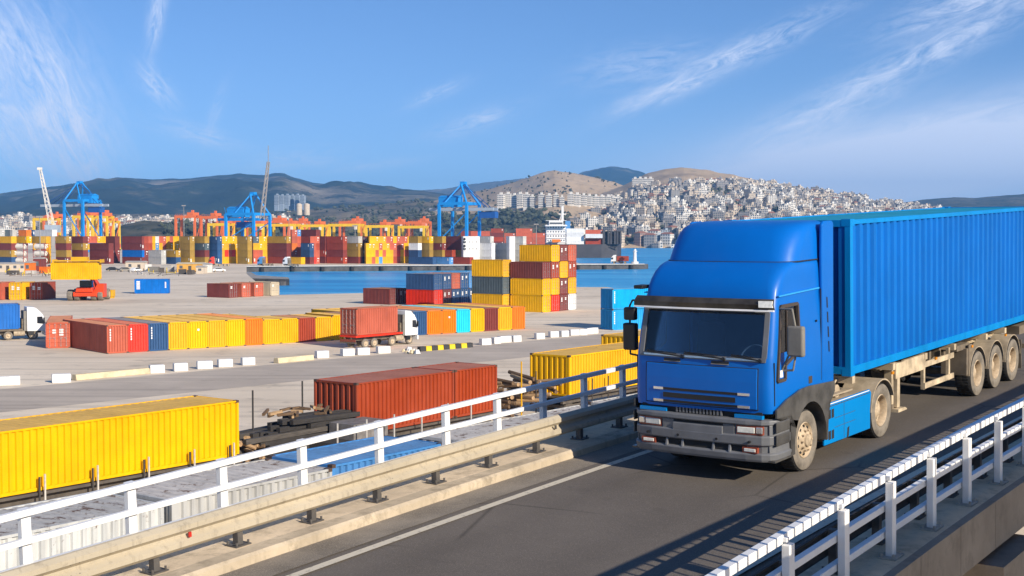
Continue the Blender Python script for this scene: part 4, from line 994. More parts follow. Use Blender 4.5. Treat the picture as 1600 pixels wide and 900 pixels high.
# cab interior
b = MB(); b.box(.12, 2.28, .07, 2.43, 1.30, 1.36); b.box(2.2, 2.27, .07, 2.43, 1.36, 2.9); b.box(.26, 2.27, .09, 2.41, 2.86, 2.9)
b.prism([(.13, 1.36), (.45, 1.36), (.55, 1.75), (.42, 1.98), (.14, 1.95)], 'y', .12, 2.38); tp('cab_interior', b, M_dark)
for x0, y0, w_, d_, mt_ in ((.20, .5, .10, .30, M_mark), (.22, 1.1, .12, .35, M_dust2), (.19, 1.7, .09, .22, M_mark), (.24, 2.05, .12, .2, M_redl)):
    b = MB(); b.box(x0, x0 + w_, y0, y0 + d_, 1.955, 1.985); tp('dashboard_item', b, mt_)
for t0 in (.35, 1.6):
    b = MB(); b.box(1.0, 1.5, t0, t0 + .55, 1.45, 1.68); b.prism([(1.42, 1.6), (1.56, 1.6), (1.68, 2.35), (1.55, 2.38)], 'y', t0 + .02, t0 + .53); b.prism([(1.57, 2.4), (1.67, 2.39), (1.72, 2.6), (1.62, 2.61)], 'y', t0 + .14, t0 + .41)
    tp('seat', b, M_seat, bevel=.04)
b = MB(); sw = Vector((.66, .62, 1.93)); 
rg = [sw + Vector((math.sin(a) * .22 * .55, math.cos(a) * .22, math.sin(a) * .22 * .83)) for a in [2 * math.pi * i / 20 for i in range(21)]]
b.tube(rg, .016, 6); b.beam(rg[0], rg[10], .03); b.cyl(sw, (.5, .62, 1.7), .03, 8); tp('steering_wheel', b, M_dark)
# wheels
def wheel(parent, s, tc_, sg, r=.505, wd=.30, dish=False, name='wheel', fn=tp):
    """sg: side that faces out, -1 right, +1 left"""
    y = lambda o: sg * o
    e = bpy.data.objects.new(name, None); COL.objects.link(e); e.parent = parent; e.location = (s, tc_, r)
    h = wd / 2
    prof = [(r * .60, -h), (r * .93, -h), (r, -h + .035), (r, h - .035), (r * .965, h - .008)]
    tr = MB().lathe([(a, y(o)) for a, o in prof], (0, 0, 0), 'y', 40)
    for i in range(40):                                              # tread blocks
        a = 2 * math.pi * i / 40; 
        for o in (-.07, .07):
            c, s_ = math.cos(a), math.sin(a); t_ = Vector((-s_, 0, c)); n_ = Vector((c, 0, s_)); p = n_ * r + Vector((0, o, 0))
            b0 = [p + t_ * u * .022 + Vector((0, v * .05, 0)) + n_ * k for k in (-.01, .006) for u, v in ((-1, -1), (1, -1), (1, 1), (-1, 1))]
            tr.add(b0, [(0, 1, 2, 3), (7, 6, 5, 4), (0, 4, 5, 1), (1, 5, 6, 2), (2, 6, 7, 3), (3, 7, 4, 0)])
    tr.build('tread', M_tread, e, smooth=True)
    MB().lathe([(a, y(o)) for a, o in [(r * .965, h - .008), (r * .90, h + .004), (r * .80, h + .010), (r * .70, h + .006), (r * .60, h - .012), (r * .585, h - .03)]], (0, 0, 0), 'y', 48).build('sidewall', M_tyre, e, smooth=True)
    if dish: pr_ = [(r * .60, h - .02), (r * .57, h - .005), (r * .545, h - .02), (r * .52, h - .14), (r * .40, h - .20), (r * .30, h - .205), (r * .27, h - .10), (r * .20, h - .07), (0, h - .065)]
    else: pr_ = [(r * .60, h - .02), (r * .57, h - .002), (r * .545, h - .02), (r * .50, h - .05), (r * .42, h - .02), (r * .33, h + .012), (r * .30, h + .02), (r * .22, h + .028), (r * .20, h + .06), (r * .12, h + .075), (0, h + .078)]
    bo = MB().lathe([(a, y(o)) for a, o in pr_], (0, 0, 0), 'y', 40); rr, oo = (r * .345, h - .19) if dish else (r * .335, h + .02)
    for i in range(10):
        a = 2 * math.pi * i / 10; bo.cyl((rr * math.cos(a), y(oo - .02), rr * math.sin(a)), (rr * math.cos(a), y(oo + .03), rr * math.sin(a)), .018, 6)
    for i in range(10):                                              # hand holes
        a = 2 * math.pi * (i + .5) / 10; q, oq = (r * .46, h - .168) if dish else (r * .45, h - .03)
        bo.cyl((q * math.cos(a), y(oq - .02), q * math.sin(a)), (q * math.cos(a), y(oq + .010), q * math.sin(a)), .026, 10, mi=1)
    bo.build('rim', [M_rim, M_gask], e, smooth=True)
    return e
wheel(truck, 1.37, .20, -1); wheel(truck, 1.37, 2.30, 1)
wheel(truck, 4.73, .20, -1, dish=True); wheel(truck, 4.73, .53, -1, dish=True, name='inner_wheel'); wheel(truck, 4.73, 2.30, 1, dish=True)
# chassis of the tractor
b = MB()
for t in (.82, 1.60): b.box(.5, 5.6, t, t + .08, .78, 1.03)
for s in (2.6, 3.4, 4.2, 5.4): b.box(s, s + .1, .82, 1.68, .82, .98)
b.cyl((1.37, .3, .505), (1.37, 2.2, .505), .07, 10); b.cyl((4.73, .3, .505), (4.73, 2.2, .505), .11, 10); b.cyl((4.73, 1.0, .52), (4.73, 1.5, .52), .24, 14)
tp('chassis_frame', b, M_dust2)
b = MB(); b.box(2.42, 3.6, .15, 2.35, 1.03, 1.06); b.box(2.42, 4.1, .13, .8, .93, .955); b.box(2.42, 4.1, 1.7, 2.37, .93, .955); tp('deck_plate', b, M_dustm)
b = MB(); b.cyl((4.55, .84, 1.12), (4.55, 1.66, 1.12), .06, 10); b.prism([(4.05, 1.07), (5.15, 1.02), (5.15, 1.08), (4.9, 1.17), (4.2, 1.17)], 'y', .85, 1.65); tp('fifth_wheel', b, M_dust2)
b = MB(); b.cyl((2.75, .35, 1.2), (2.75, 1.0, 1.2), .14, 14); b.cyl((3.15, .25, 1.06), (3.15, .75, 1.06), .12, 14); b.box(2.5, 2.62, .5, 2.0, 1.06, 1.28); tp('air_tank', b, M_dustm)
b = MB()
for k in range(4):
    pts = [Vector((2.36 + 1.1 * i / 12, .75 + .16 * k + .1 * math.sin(i * .8 + k), 1.75 - 1.1 * i / 12 + 1.4 * (i / 12) ** 2 - .35 * math.sin(math.pi * i / 12))) for i in range(13)]
    b.tube(pts, .017, 6)
pts = [Vector((2.36 + .12 * i, .30 + .02 * math.sin(i), 1.32 - .16 * math.sin(math.pi * i / 9))) for i in range(10)]; b.tube(pts, .02, 6)
tp('air_hose', b, M_dustm)
b = MB(); b.cyl((2.40, 2.1, .9), (2.40, 2.1, 3.9), .09, 12); b.box(2.34, 2.44, .3, 1.9, 1.4, 3.2); tp('exhaust_stack', b, M_black)
for y0, y1, sg in ((.02, .06, -1), (2.44, 2.48, 1)):
    b = MB(); b.prism([(2.07, .29), (2.07, .95), (2.16, .99), (4.08, .99), (4.16, .92), (4.10, .62), (4.10, .27)], 'y', y0, y1); sk = tp('side_skirt', b, M_skirt, bevel=.012)
    yy = (y0 - .004, y0 + .01) if sg < 0 else (y1 - .01, y1 + .004)
    b = MB()
    for s0 in (2.24, 2.37):
        for z0 in (.72, .36): b.prism([(s0, z0), (s0 + .095, z0 + .005), (s0 + .095, z0 + .155), (s0, z0 + .15)], 'y', *yy)
    b.prism([(3.02, .28), (3.10, .30), (3.13, .47), (3.05, .45)], 'y', *yy)
    tp('skirt_vent', b, M_gask, sk)
    b = MB(); b.box(2.12, 4.08, *yy, .925, .937); b.box(2.5, 3.4, *yy, .70, .706); b.box(2.9, 2.906, *yy, .3, .92); b.box(2.5, 3.4, *yy, .54, .546); tp('skirt_seam', b, M_frame, sk)
    b = MB(); 
    for z in (.965,): b.box(2.18, 4.05, *yy, z, z + .015)
    tp('skirt_rivet_line', b, M_mark, sk)
    b = MB(); b.box(2.2, 4.0, y0 + .05 if sg < 0 else y1 - .65, y0 + .65 if sg < 0 else y1 - .05, .32, .9); tp('fuel_tank', b, M_dust2, bevel=.06)
    # rear mudguard over the drive wheels
    b = MB(); arc = [(4.73 + .60 * math.cos(R(a)), .50 + .60 * math.sin(R(a))) for a in range(22, 178, 9)]; arc2 = [(4.73 + .575 * math.cos(R(a)), .50 + .575 * math.sin(R(a))) for a in range(22, 178, 9)]
    b.prism(arc + arc2[::-1], 'y', y0, y0 + .62) if sg < 0 else b.prism(arc + arc2[::-1], 'y', y1 - .62, y1)
    tp('mudguard', b, M_dustm)
    

# ------------------------------------------------------------------ semi-trailer
trailer = thing('semi_trailer', 'dust-coated skeletal semi-trailer with three axles under the blue container', 'trailer', M=TM)
def rp(name, mb, mat, parent=None, **k): return mb.build(name, mat, parent or trailer, **k)
b = MB()
for t in (.72, 1.66):
    b.prism([(3.3, 1.18), (3.3, 1.30), (15.4, 1.30), (15.4, .98), (6.4, .98), (5.6, 1.18)], 'y', t + .05, t + .07); b.box(3.3, 15.4, t, t + .12, 1.285, 1.31); b.box(6.4, 15.4, t, t + .12, .965, .985)
rp('main_beam', b, M_cream)
b = MB()
for s in (3.3, 5.25, 7.0, 8.75, 10.9, 12.3, 15.25): b.box(s, s + .13, .03, 2.47, 1.19, 1.315)
b.box(5.9, 7.0, .05, .11, 1.0, 1.30); rp('cross_member', b, M_cream)
b = MB(); b.box(5.45, 7.05, .045, .075, 1.0, 1.29); rp('side_plate', b, M_cream)
for t in (.10, 2.2):
    b = MB(); b.box(5.36, 5.46, t, t + .14, .52, 1.29); b.box(5.55, 5.69, t - .04, t + .16, .44, 1.29); b.prism([(5.45, .42), (5.80, .42), (5.90, .38), (5.90, .36), (5.45, .36)], 'y', t - .1, t + .2); b.beam((5.62, t + .07, .9), (6.2, t + .3, 1.2), .05)
    lg = rp('landing_leg', b, M_cream); b = MB().cyl((5.5, t + .07, .40), (5.5, t + .07, .62), .06, 10); rp('foot_screw', b, M_dust2, lg)
for t0 in (.05, 2.42):
    b = MB()
    for z in (.60, 1.03): b.box(7.05, 8.80, t0, t0 + .03, z, z + .11)
    for s in (7.05, 8.55): b.box(s, s + .09, t0 + .03, t0 + .09, .58, 1.26)
    rp('side_guard', b, M_cream)
b = MB(); b.box(7.7, 8.3, .9, 1.4, .62, .95); rp('tool_box', b, M_dust2, bevel=.02)
b = MB(); b.cyl((9.0, .8, .95), (9.9, .8, .95), .15, 14); b.cyl((7.5, 1.2, .8), (8.4, 1.2, .8), .15, 14); rp('air_tank', b, M_dust2)
b = MB(); rr_ = random.Random(3)
for k in range(9):
    s0 = 5.9 + k * .45; b.box(s0, s0 + .12, .30 + .05 * (k % 2), .52, 1.02, 1.24); b.beam((s0, .62, 1.1), (s0 + .5, .62, 1.05), .05)
rp('bracket', b, M_dust2); b = MB()
for k in range(3):
    b.tube([Vector((5.8 + 4.6 * i / 20, .40 + .1 * k, 1.0 + .05 * math.sin(i * 1.1 + k) + .04 * k)) for i in range(21)], .02, 6)
rp('air_line', b, M_dust2)
b = MB(); b.box(9.2, 10.0, .12, .5, 1.1, 1.22); b.beam((8.9, .2, 1.24), (10.2, .2, 1.12), .06); rp('valve_box', b, M_dust2); rp('spare_rack', MB().box(13.9, 15.2, .15, .5, 1.0, 1.2), M_dust2)
b = MB(); b.box(9.62, 9.80, .05, .60, .55, 1.12); b.prism([(9.74, .55), (9.80, .55), (9.80, 1.14), (10.05, 1.14), (9.95, 1.2), (9.74, 1.2)], 'y', .04, .06); rp('splash_guard', b, M_dust2)
for i, s in enumerate((10.38, 11.69, 13.0)):
    wheel(trailer, s, .22, -1, r=.50, wd=.36, dish=True); wheel(trailer, s, 2.28, 1, r=.50, wd=.36, dish=True)
    b = MB().cyl((s, .3, .5), (s, 2.2, .5), .075, 12); b.beam((s - .5, .62, .95), (s + .1, .62, .52), .1); b.cyl((s + .25, .62, .55), (s + .25, .62, .95), .13, 12); rp('axle', b, M_dust2)
    for t0 in (.035, 2.03):
        arc = [(s + .60 * math.cos(R(a)), .50 + .60 * math.sin(R(a))) for a in range(8, 180, 9)]; arc2 = [(s + .58 * math.cos(R(a)), .50 + .58 * math.sin(R(a))) for a in range(8, 180, 9)]
        rp('mudguard', MB().prism(arc + arc2[::-1], 'y', t0, t0 + .43), M_dustm)
for s in (5.2, 7.6, 9.9, 12.35):
    b = MB(); b.box(s, s + .09, .02, .05, 1.12, 1.17); rp('side_marker_lamp', b, M_amber)
b = MB(); b.box(15.3, 15.42, .1, 2.4, .5, .62); b.box(15.35, 15.41, .2, .5, .9, 1.1); b.box(15.35, 15.41, 2.0, 2.3, .9, 1.1); rp('rear_bumper', b, M_dust2)
b = MB(); b.box(13.75, 13.78, .06, .46, .2, .9); rp('mud_flap', b, M_dust2)

# blue container on the trailer
PM['truck blue'] = paint('paint_truck_container', (0.0, 0.138, 0.49), rust=.0, dirt=.2, rough=.5, fade=.10, lift=.001)
PC['truck blue'] = (0.006, 0.185, 0.60); DM['truck blue'] = paint('dusty_truck_container', (0.02, 0.27, 0.42), rust=.05, rough=.8)
cL, cH = 12.19, 2.76
cont = container('long blue corrugated container on the semi-trailer behind the blue cab', 'truck blue', cL, cH, (0, 0, 0), 0)
cont.material_slots[0].material = cont.material_slots[1].material = paint('paint_truck_container_rails', (0.0, 0.21, 0.54), rust=.03, dirt=.2, rough=.5, lift=.002)
cont.matrix_world = TM @ Matrix.Translation((3.23 + cL / 2, 1.25, 1.325))

# ------------------------------------------------------------------ containers on the two rail tracks beside the viaduct
YAW = math.atan2(U2.y, U2.x)                                        # along the viaduct
def track_cont(label, col, s0, s1, tn, ztop, H, flip=False, group=None, doors=True, marks=(), dust=True, k=1.34):
    L = s1 - s0; p = YS((s0 + s1) / 2, tn + W / 2 * k, ztop - H)
    o = container(label, col, L, H, p, YAW + (math.pi if flip else 0), group, doors, dust, marks=marks); o.scale = (1, k, 1); return o
PM['shed white'] = paint('paint_reefer_white', (0.60, 0.60, 0.57), rust=.32, dirt=.35, rough=.6); PC['shed white'] = (.6, .6, .57); DM['shed white'] = paint('dusty_reefer_roof', (0.55, 0.53, 0.49), rust=.52, dirt=.3, rough=.85)
PM['faded grey'] = paint('paint_faded_grey', (0.47, 0.46, 0.43), rust=.2, dirt=.4, rough=.7); PC['faded grey'] = (.47, .46, .43); DM['faded grey'] = paint('dusty_grey_roof', (0.56, 0.52, 0.47), rust=.46, dirt=.3, rough=.85)
PM['strong blue'] = paint('paint_strong_blue', (0.07, 0.23, 0.50), rust=.12, dirt=.3); PC['strong blue'] = (.05, .21, .52); DM['strong blue'] = paint('dusty_blue_roof', (0.13, 0.30, 0.55), rust=.2, dirt=.3, rough=.8)
PM['brick'] = paint('paint_brick_red', (0.33, 0.052, 0.016), rust=.05, dirt=.18); PC['brick'] = (.33, .052, .016); DM['brick'] = paint('dusty_brick_roof', (0.40, 0.16, 0.11), rust=.1, dirt=.2, rough=.85)
TR = 'containers on the rail tracks beside the viaduct'
Y1 = track_cont('large yellow container beyond the left railing, its roof dusty and streaked with rust', 'yellow', 10.0, 23.75, 39.7, 3.95, 2.75, group=TR)
wide = [track_cont('dirty white container roof just below the left end of the railing', 'shed white', -6.3, 5.9, 22.55, 4.0, 2.75, group=TR)]
wide.append(track_cont('rust-streaked pale container between the dirty white one and the blue one, below the railing', 'faded grey', 6.3, 13.1, 22.7, 4.0, 2.75, group=TR))
wide.append(track_cont('blue container with scuffed roof seen through the left railing', 'strong blue', 13.5, 19.56, 23.1, 4.0, 2.75, group=TR))
track_cont('grey container roof below the railing, in front of the red-brown container', 'faded grey', 21.6, 33.8, 23.1, 3.75, 2.6, group=TR)
track_cont('grey container roof below the railing, in front of the right yellow container', 'faded grey', 34.4, 46.6, 23.1, 3.8, 2.6, group=TR)
track_cont('long red-brown container beyond the railing, nearer part of the pair', 'brick', 32.15, 40.45, 39.85, 4.0, 2.85, group=TR)
track_cont('short red-brown container joined to the far end of the long red-brown one', 'brick', 40.55, 44.62, 39.85, 4.0, 2.85, group=TR)
track_cont('yellow container with deeply ribbed end, behind the railing left of the blue truck', 'yellow', 52.3, 64.5, 39.7, 4.0, 2.75, group=TR)
track_cont('far yellow container whose ribbed end shows above the one beside the truck', 'yellow', 69.0, 81.2, 44.8, 4.0, 2.75, group=TR)
# flat wagons under them, with stakes standing along the side
M_wagon = simple('wagon_steel', (0.09, 0.075, 0.06), .8, var=.3, scale=2); M_stake = simple('weathered_stake', (0.50, 0.47, 0.42), .7, var=.3, scale=4); M_stked = simple('dark_stake', (0.045, 0.04, 0.035), .8)
def wagon(label, s0, s1, tn, z):
    M = Matrix.Translation(YS(s0, tn + W / 2, 0)) @ Matrix.Rotation(YAW, 4, 'Z'); r = thing('flat_wagon', label, 'rail wagon', M=M)
    L = s1 - s0; b = MB(); b.box(0, L, -1.3, 1.3, z - .14, z - .02); b.box(0, L, -.9, -.7, z - .5, z - .14); b.box(0, L, .7, .9, z - .5, z - .14)
    b.build('wagon_deck', M_wagon, r)
    for x in (1.8, L - 1.8):
        b = MB()
        for d in (-.9, .9):
            for y in (-.72, .72): b.cyl((x + d, y - .06, .46), (x + d, y + .06, .46), .44, 20)
            b.cyl((x + d, -.8, .46), (x + d, .8, .46), .07, 8)
        b.box(x - 1.4, x + 1.4, -.75, .75, .42, .62); b.build('bogie', M_wagon, r)
    return r
wagon('flat rail wagon under the large yellow container', 9.6, 24.1, 39.7, 1.2)
wagon('flat rail wagon under the red-brown containers', 31.8, 45.0, 39.85, 1.15)
wagon('flat rail wagon under the right yellow container', 52.0, 65.0, 39.7, 1.25)
wagon('flat rail wagon under the dirty white container', -6.6, 13.3, 22.5, 1.25); wagon('flat rail wagon under the blue scuffed container', 13.4, 20.9, 23.1, 1.25)
wagon('flat rail wagon under the grey container roofs', 21.3, 46.9, 23.1, 1.15)
for t in (24.3, 41.0):
    for d in (-.72, .72):
        b = MB(); b.beam(YS(-30, t + d, .02), YS(95, t + d, .02), .07, .14); tag(b.build('rail', M_wagon), kind='structure')
def stake(x, t, z0, z1, mat, label, grp): 
    p = YS(x, t, 0); b = MB(); b.box(-.035, .035, -.03, .03, z0, z1); b.box(-.07, .07, -.06, .06, z0, z0 + .3)
    o = b.build('wagon_stake', mat); o.location = p; o.rotation_euler = (0, 0, YAW); return tag(o, label, 'stake', grp)
for i, s in enumerate((10.3, 12.9, 15.5, 18.2, 20.8, 23.2)):
    stake(s, 39.45, .0, 1.95, M_stake, 'pale steel stake before the large yellow container, %s from left' % ORD[i], 'pale stakes before the large yellow container')
    stake(s - .22, 39.50, .0, 1.85, M_stked, 'dark steel stake before the large yellow container, %s from left' % ORD[i], 'dark stakes before the large yellow container')
for i, (s, z1) in enumerate(((27.6, 2.61), (29.7, 2.58), (31.8, 2.6), (34.0, 2.58), (36.2, 2.73), (38.25, 2.56))):
    stake(s, 36.8, .0, z1, M_stake, 'white steel stake before the red-brown container, %s from left' % ORD[i], 'white stakes before the red-brown container')
for i, s in enumerate((54.6, 56.6, 58.8, 61.0)):
    stake(s, 39.4, .0, 2.3, M_stked, 'dark steel stake before the right yellow container, %s from left' % ORD[i], 'stakes before the right yellow container')
stake(26.6, 41.9, 0, 4.0, M_stked, 'thin dark stake rising from the timber stack, left one', 'stakes of the timber stack'); stake(30.2, 42.0, 0, 4.15, M_stked, 'thin dark stake rising from the timber stack, right one', 'stakes of the timber stack')
stake(47.2, 39.9, 0, 4.0, PM['yellow'], 'thin yellow post among the logs between the red-brown and yellow containers', 'posts by the logs'); stake(49.2, 40.2, 0, 3.2, M_stked, 'short dark post among the logs between the red-brown and yellow containers', 'posts by the logs')
# timber: stacked dark sleepers and logs, each piece its own thing
M_tim3 = simple('weathered_dark_timber', (0.075, 0.065, 0.055), .9, var=.4, scale=4, stretch=(.3, 2, 2))
M_tim = [simple('tarred_timber', (0.035, 0.031, 0.028), .9, var=.4, scale=4, stretch=(.3, 2, 2)), simple('brown_timber', (0.14, 0.085, 0.045), .9, var=.4, scale=4, stretch=(.3, 2, 2)), simple('raw_timber', (0.42, 0.27, 0.14), .9, var=.3, scale=4, stretch=(.3, 2, 2)), M_tim3]
rnd = random.Random(5)
def beam_thing(s, t, z, L, w, yaw, tilt, mat, label, grp, rnd_=False):
    b = MB(); b.cyl((-L / 2, 0, 0), (L / 2, 0, 0), w / 2, 9) if rnd_ else b.box(-L / 2, L / 2, -w / 2, w / 2, -w / 2, w / 2)
    o = b.build('log' if rnd_ else 'timber_beam', mat); o.location = YS(s, t, z); o.rotation_euler = (0, tilt, YAW + yaw); return tag(o, label, 'log' if rnd_ else 'timber', grp)
for i in range(9):
    for j in range(8):
        n = 9 - (j > 5) * 3
        if i >= n: continue
        s = 28.3 + rnd.uniform(-.7, .7) + (1.3 if j > 5 else 0); beam_thing(s, 39.9 + i * .31 + rnd.uniform(-.06, .06), .45 + j * .275, 6.4 + rnd.uniform(-1.8, .8) - (2 if j > 5 else 0), .25, rnd.uniform(-.07, .07), rnd.uniform(-.025, .025), M_tim[0] if (i + j) % 5 else M_tim[3],
                   'tarred timber beam in the dark stack between the yellow and red-brown containers', 'dark timber stack')
for i in range(22):
    beam_thing(29.4 + rnd.uniform(-2.0, 2.0), 40.2 + rnd.uniform(0, 2.4), 2.55 + rnd.uniform(0, .22), rnd.uniform(.4, 1.1), .13, rnd.uniform(-1.5, 1.5), rnd.uniform(-.12, .12), M_tim[2 if i % 4 == 0 else 1], 'loose brown plank thrown on top of the dark timber stack', 'planks on the timber stack')
for i in range(26):
    beam_thing(25.2 + rnd.uniform(-.9, .9), 40.0 + rnd.uniform(0, 2.2), .3 + rnd.uniform(0, 1.5), rnd.uniform(.8, 1.8), .2, rnd.uniform(-.9, .9) + 1.2, rnd.uniform(-.3, .3), M_tim[1 + i % 2], 'short cut timber end piled beside the large yellow container', 'timber ends by the yellow container', True)
for i in range(46):
    h = rnd.random()
    beam_thing(48.6 + rnd.uniform(-2.8, 2.9), 40.2 + rnd.uniform(0, 2.6), .3 + h * 2.4, rnd.uniform(1.5, 3.2), .26, rnd.uniform(-.5, .5) + 1.45, rnd.uniform(-.15, .15), M_tim[1 if i % 3 else 2], 'round log in the pile between the red-brown and right yellow containers', 'log pile', True)
b = MB(); b.box(-1.3, 1.3, -.9, .9, 0, .85); o = b.build('scrap_crate', simple('pale_scrap_metal', (.20, .185, .17), .7, .2, var=.3), bevel=.02); o.location = YS(31.0, 38.6, 1.35); o.rotation_euler = (0, 0, YAW); tag(o, 'grey sheet-metal box at the right end of the dark timber stack', 'crate')
b = MB(); b.box(-2.4, 2.4, -1.0, 1.0, 0, 1.35); o = b.build('timber_bin', M_stked); o.location = YS(30.9, 39.0, 0); o.rotation_euler = (0, 0, YAW); tag(o, 'dark timber bin carrying the grey sheet-metal box', 'bin')
for i in range(9):
    b = MB(); L = rnd.uniform(.6, 1.2); b.beam((-L, 0, 0), (L, 0, rnd.uniform(-.3, .5)), .09); b.beam((-L * .6, 0, -.5), (-L * .5, 0, .25), .07); b.beam((L * .6, 0, -.5), (L * .5, 0, .3), .07)
    o = b.build('trestle', M_stake); o.location = YS(26.4 + i * .55 + rnd.uniform(-.2, .2), 37.4 + rnd.uniform(-.6, .6), .55); o.rotation_euler = (0, 0, rnd.uniform(0, 3)); tag(o, 'pale steel trestle lying in front of the dark timber stack', 'trestle', 'scrap trestles')

# ------------------------------------------------------------------ concrete blocks along the haul road
M_block = simple('whitewashed_block', (0.74, 0.73, 0.69), .85, var=.12, scale=2); M_blocky = simple('yellow_kerb_paint', (0.75, 0.52, 0.02), .8, var=.15); M_blockk = simple('black_kerb_paint', (0.04, 0.04, 0.04), .8)
M_log = simple('pale_concrete_beam', (0.60, 0.50, 0.32), .9, var=.2, scale=1.5)
def gp(px, py): 
    D = CAM_Z * FPX / (py - HOR); return at(px, D)
RB = math.atan2(51.0, 46.3)
BG = 'white concrete blocks along the haul road'
bxs = [(10, 603, 1.7), (93, 599, 1.45), (243, 584, 1.25), (280, 581, 1.2), (318, 577.5, 1.35), (350, 574.5, 1.3), (386, 571.5, 1.2), (502, 560.5, 1.25), (542, 557, 1.3), (566, 555.5, 1.3), (598, 553, 1.35), (758, 540, 1.2), (775, 538, .9), (788, 536, 1.5), (806, 535, 1.1), (843, 531, 1.1),
       (865, 528, 1.1), (881, 527, 1.1), (897, 525, 1.2), (910, 524.5, 1.0), (920, 523, .9), (928, 522, .9)]
for i, (px, py, L) in enumerate(bxs):
    b = MB(); b.prism([(-.36, 0), (.36, 0), (.33, .70), (-.33, .70)], 'x', -L / 2, L / 2)
    o = b.build('concrete_block', M_block, bevel=.03); o.location = gp(px, py - 1); o.rotation_euler = (0, 0, RB + rnd.uniform(-.18, .05) - .25)
    tag(o, 'white concrete block along the haul road, %s from the left' % ORD[i], 'concrete block', BG)
for (pa_, pb_), lb in ((((113, 595), (229, 584)), 'long pale concrete beam lying between the white blocks, nearer one'), (((430, 568), (486, 562.5)), 'long pale concrete beam lying between the white blocks, farther one')):
    A, B = gp(*pa_), gp(*pb_); L = (B - A).length; b = MB(); b.prism([(-.4, 0), (.4, 0), (.3, .5), (-.3, .5)], 'x', -L / 2, L / 2); o = b.build('concrete_beam', M_log, bevel=.05); o.location = (A + B) / 2; o.rotation_euler = (0, 0, math.atan2(B.y - A.y, B.x - A.x)); tag(o, lb, 'beam')
for i in range(9):
    A, B = gp(654 + i * 9.2, 549.5 - i * .75), gp(662.6 + i * 9.2, 548.8 - i * .75); L = (B - A).length * 1.0; b = MB(); b.prism([(-.3, 0), (.3, 0), (.25, .5), (-.25, .5)], 'x', -L / 2, L / 2)
    o = b.build('kerb_block', M_blockk if i % 2 == 0 else M_blocky, bevel=.02); o.location = (A + B) / 2; o.rotation_euler = (0, 0, math.atan2(B.y - A.y, B.x - A.x)); tag(o, '%s kerb block in the striped kerb, %s from the left' % ('black' if i % 2 == 0 else 'yellow', ORD[i]), 'kerb block', 'striped kerb blocks')
for i in range(12):
    b = MB(); r = rnd.uniform(.18, .42); b.cyl((0, 0, 0), (rnd.uniform(-.1, .1), 0, r * 1.3), r, 6, r * .6); o = b.build('rubble_stone', M_log if i % 3 else M_block); o.location = gp(645, 552) + Vector((rnd.uniform(-1.2, 1.2), rnd.uniform(-1.5, 2.5), 0)); o.rotation_euler = (rnd.uniform(-.3, .3), 0, rnd.uniform(0, 3)); tag(o, 'broken concrete lump in the small rubble heap left of the striped kerb', 'rubble', 'rubble heap')

# ------------------------------------------------------------------ the long row of containers
rd = Vector((42.2, 34.6, 0)).normalized(); ld = Vector((-rd.y, rd.x, 0)); RYAW = math.atan2(ld.y, ld.x)
P0 = Vector((-41.0, 130.5, 0))
row = ['salmon', 'red', 'navy', 'yellow', 'yellow', 'yellow', 'yellow', 'orange', 'yellow', 'yellow', 'rust red', 'yellow', 'yellow', 'maroon', 'yellow', 'yellow', 'beige', 'navy', 'orange', 'orange', 'cyan', 'yellow', 'maroon', 'yellow', 'orange']
step = 55.2 / len(row)
for i, c in enumerate(row):
    L = 6.06 if 8 < i < 14 else 12.19
    off = 0 if not (10 < i < 13) else 0
    p = P0 + rd * (step * (i + .5) * 1.0) + ld * (L / 2 + off) + Vector((0, 0, 0)); H = 2.9 if i not in (8, 9, 10, 11) else 2.75
    mk = [('F', .75, 2.5, .14, 1.3)] if c in ('salmon', 'navy', 'red') else [('F', -.2, 2.1, .25, .3)] if i in (4, 19) else []
    o = container('%s container, %s from the left in the long side-by-side row' % (c, ORD[i]), c, L, H, p, RYAW, 'long row of containers', doors=False, marks=mk)
    o.scale = (1, min(1, step / W * .985), 1)
vd = Vector((-.30, .954, 0))
container('red-brown container with its doors showing, standing behind the left end of the long row', 'salmon', 12.19, 2.75, Vector((-48.3, 137.2, 0)) + vd * 6.1, math.atan2(-vd.y, -vd.x), 'long row of containers', marks=[('D', -.55, 2.0, .35, .5), ('D', .15, 2.05, .4, .8)])
# ------------------------------------------------------------------ stacks in the middle of the yard
sl_, sr_ = Vector((-.82, .572, 0)), Vector((.572, .82, 0)); SYAW = math.atan2(sl_.y, sl_.x)
def stack(corner, cols, L, H, what, group, door=True, skip0=0):
    """cols[k] = colours bottom to top of the k-th column to the right; door ends face the sun"""
    for k, colr in enumerate(cols):
        for z, c in enumerate(colr):
            if not c: continue
            p = corner + sl_ * (L / 2) + sr_ * (W + .06) * (k + .5) + Vector((0, 0, z * H))
            container('%s container, %s level, %s column of the %s' % (c, ORD[z], ORD[k], what), c, L, H, p, SYAW + math.pi, group, doors=True,
                      marks=[('D', -.75, H * .8, .35, .7), ('D', .3, H * .8, .45, .45)] if c in ('maroon', 'rust red', 'navy') and k else [])
stack(Vector((4.7, 200.8, 0)), [['yellow', 'yellow', 'maroon'], ['red', 'yellow', 'rust red', 'yellow'], ['maroon', 'maroon', 'yellow', 'maroon'], ['white', 'yellow', 'rust red', 'salmon']], 6.06, 2.62, 'tall stack right of centre', 'tall stack right of centre')
stack(Vector((-1.5, 203.0, 0)), [['yellow', 'slate', 'yellow']], 6.06, 2.72, 'single-width stack left of the tall one', 'single-width stack')
stack(Vector((-13.3, 219.0, 0)), [['red', 'navy'], ['maroon', 'navy'], ['navy', 'salmon'], ['navy', 'navy'], ['navy', 'pale blue']], 6.06, 2.72, 'two-high stack by the water', 'two-high stack by the water')
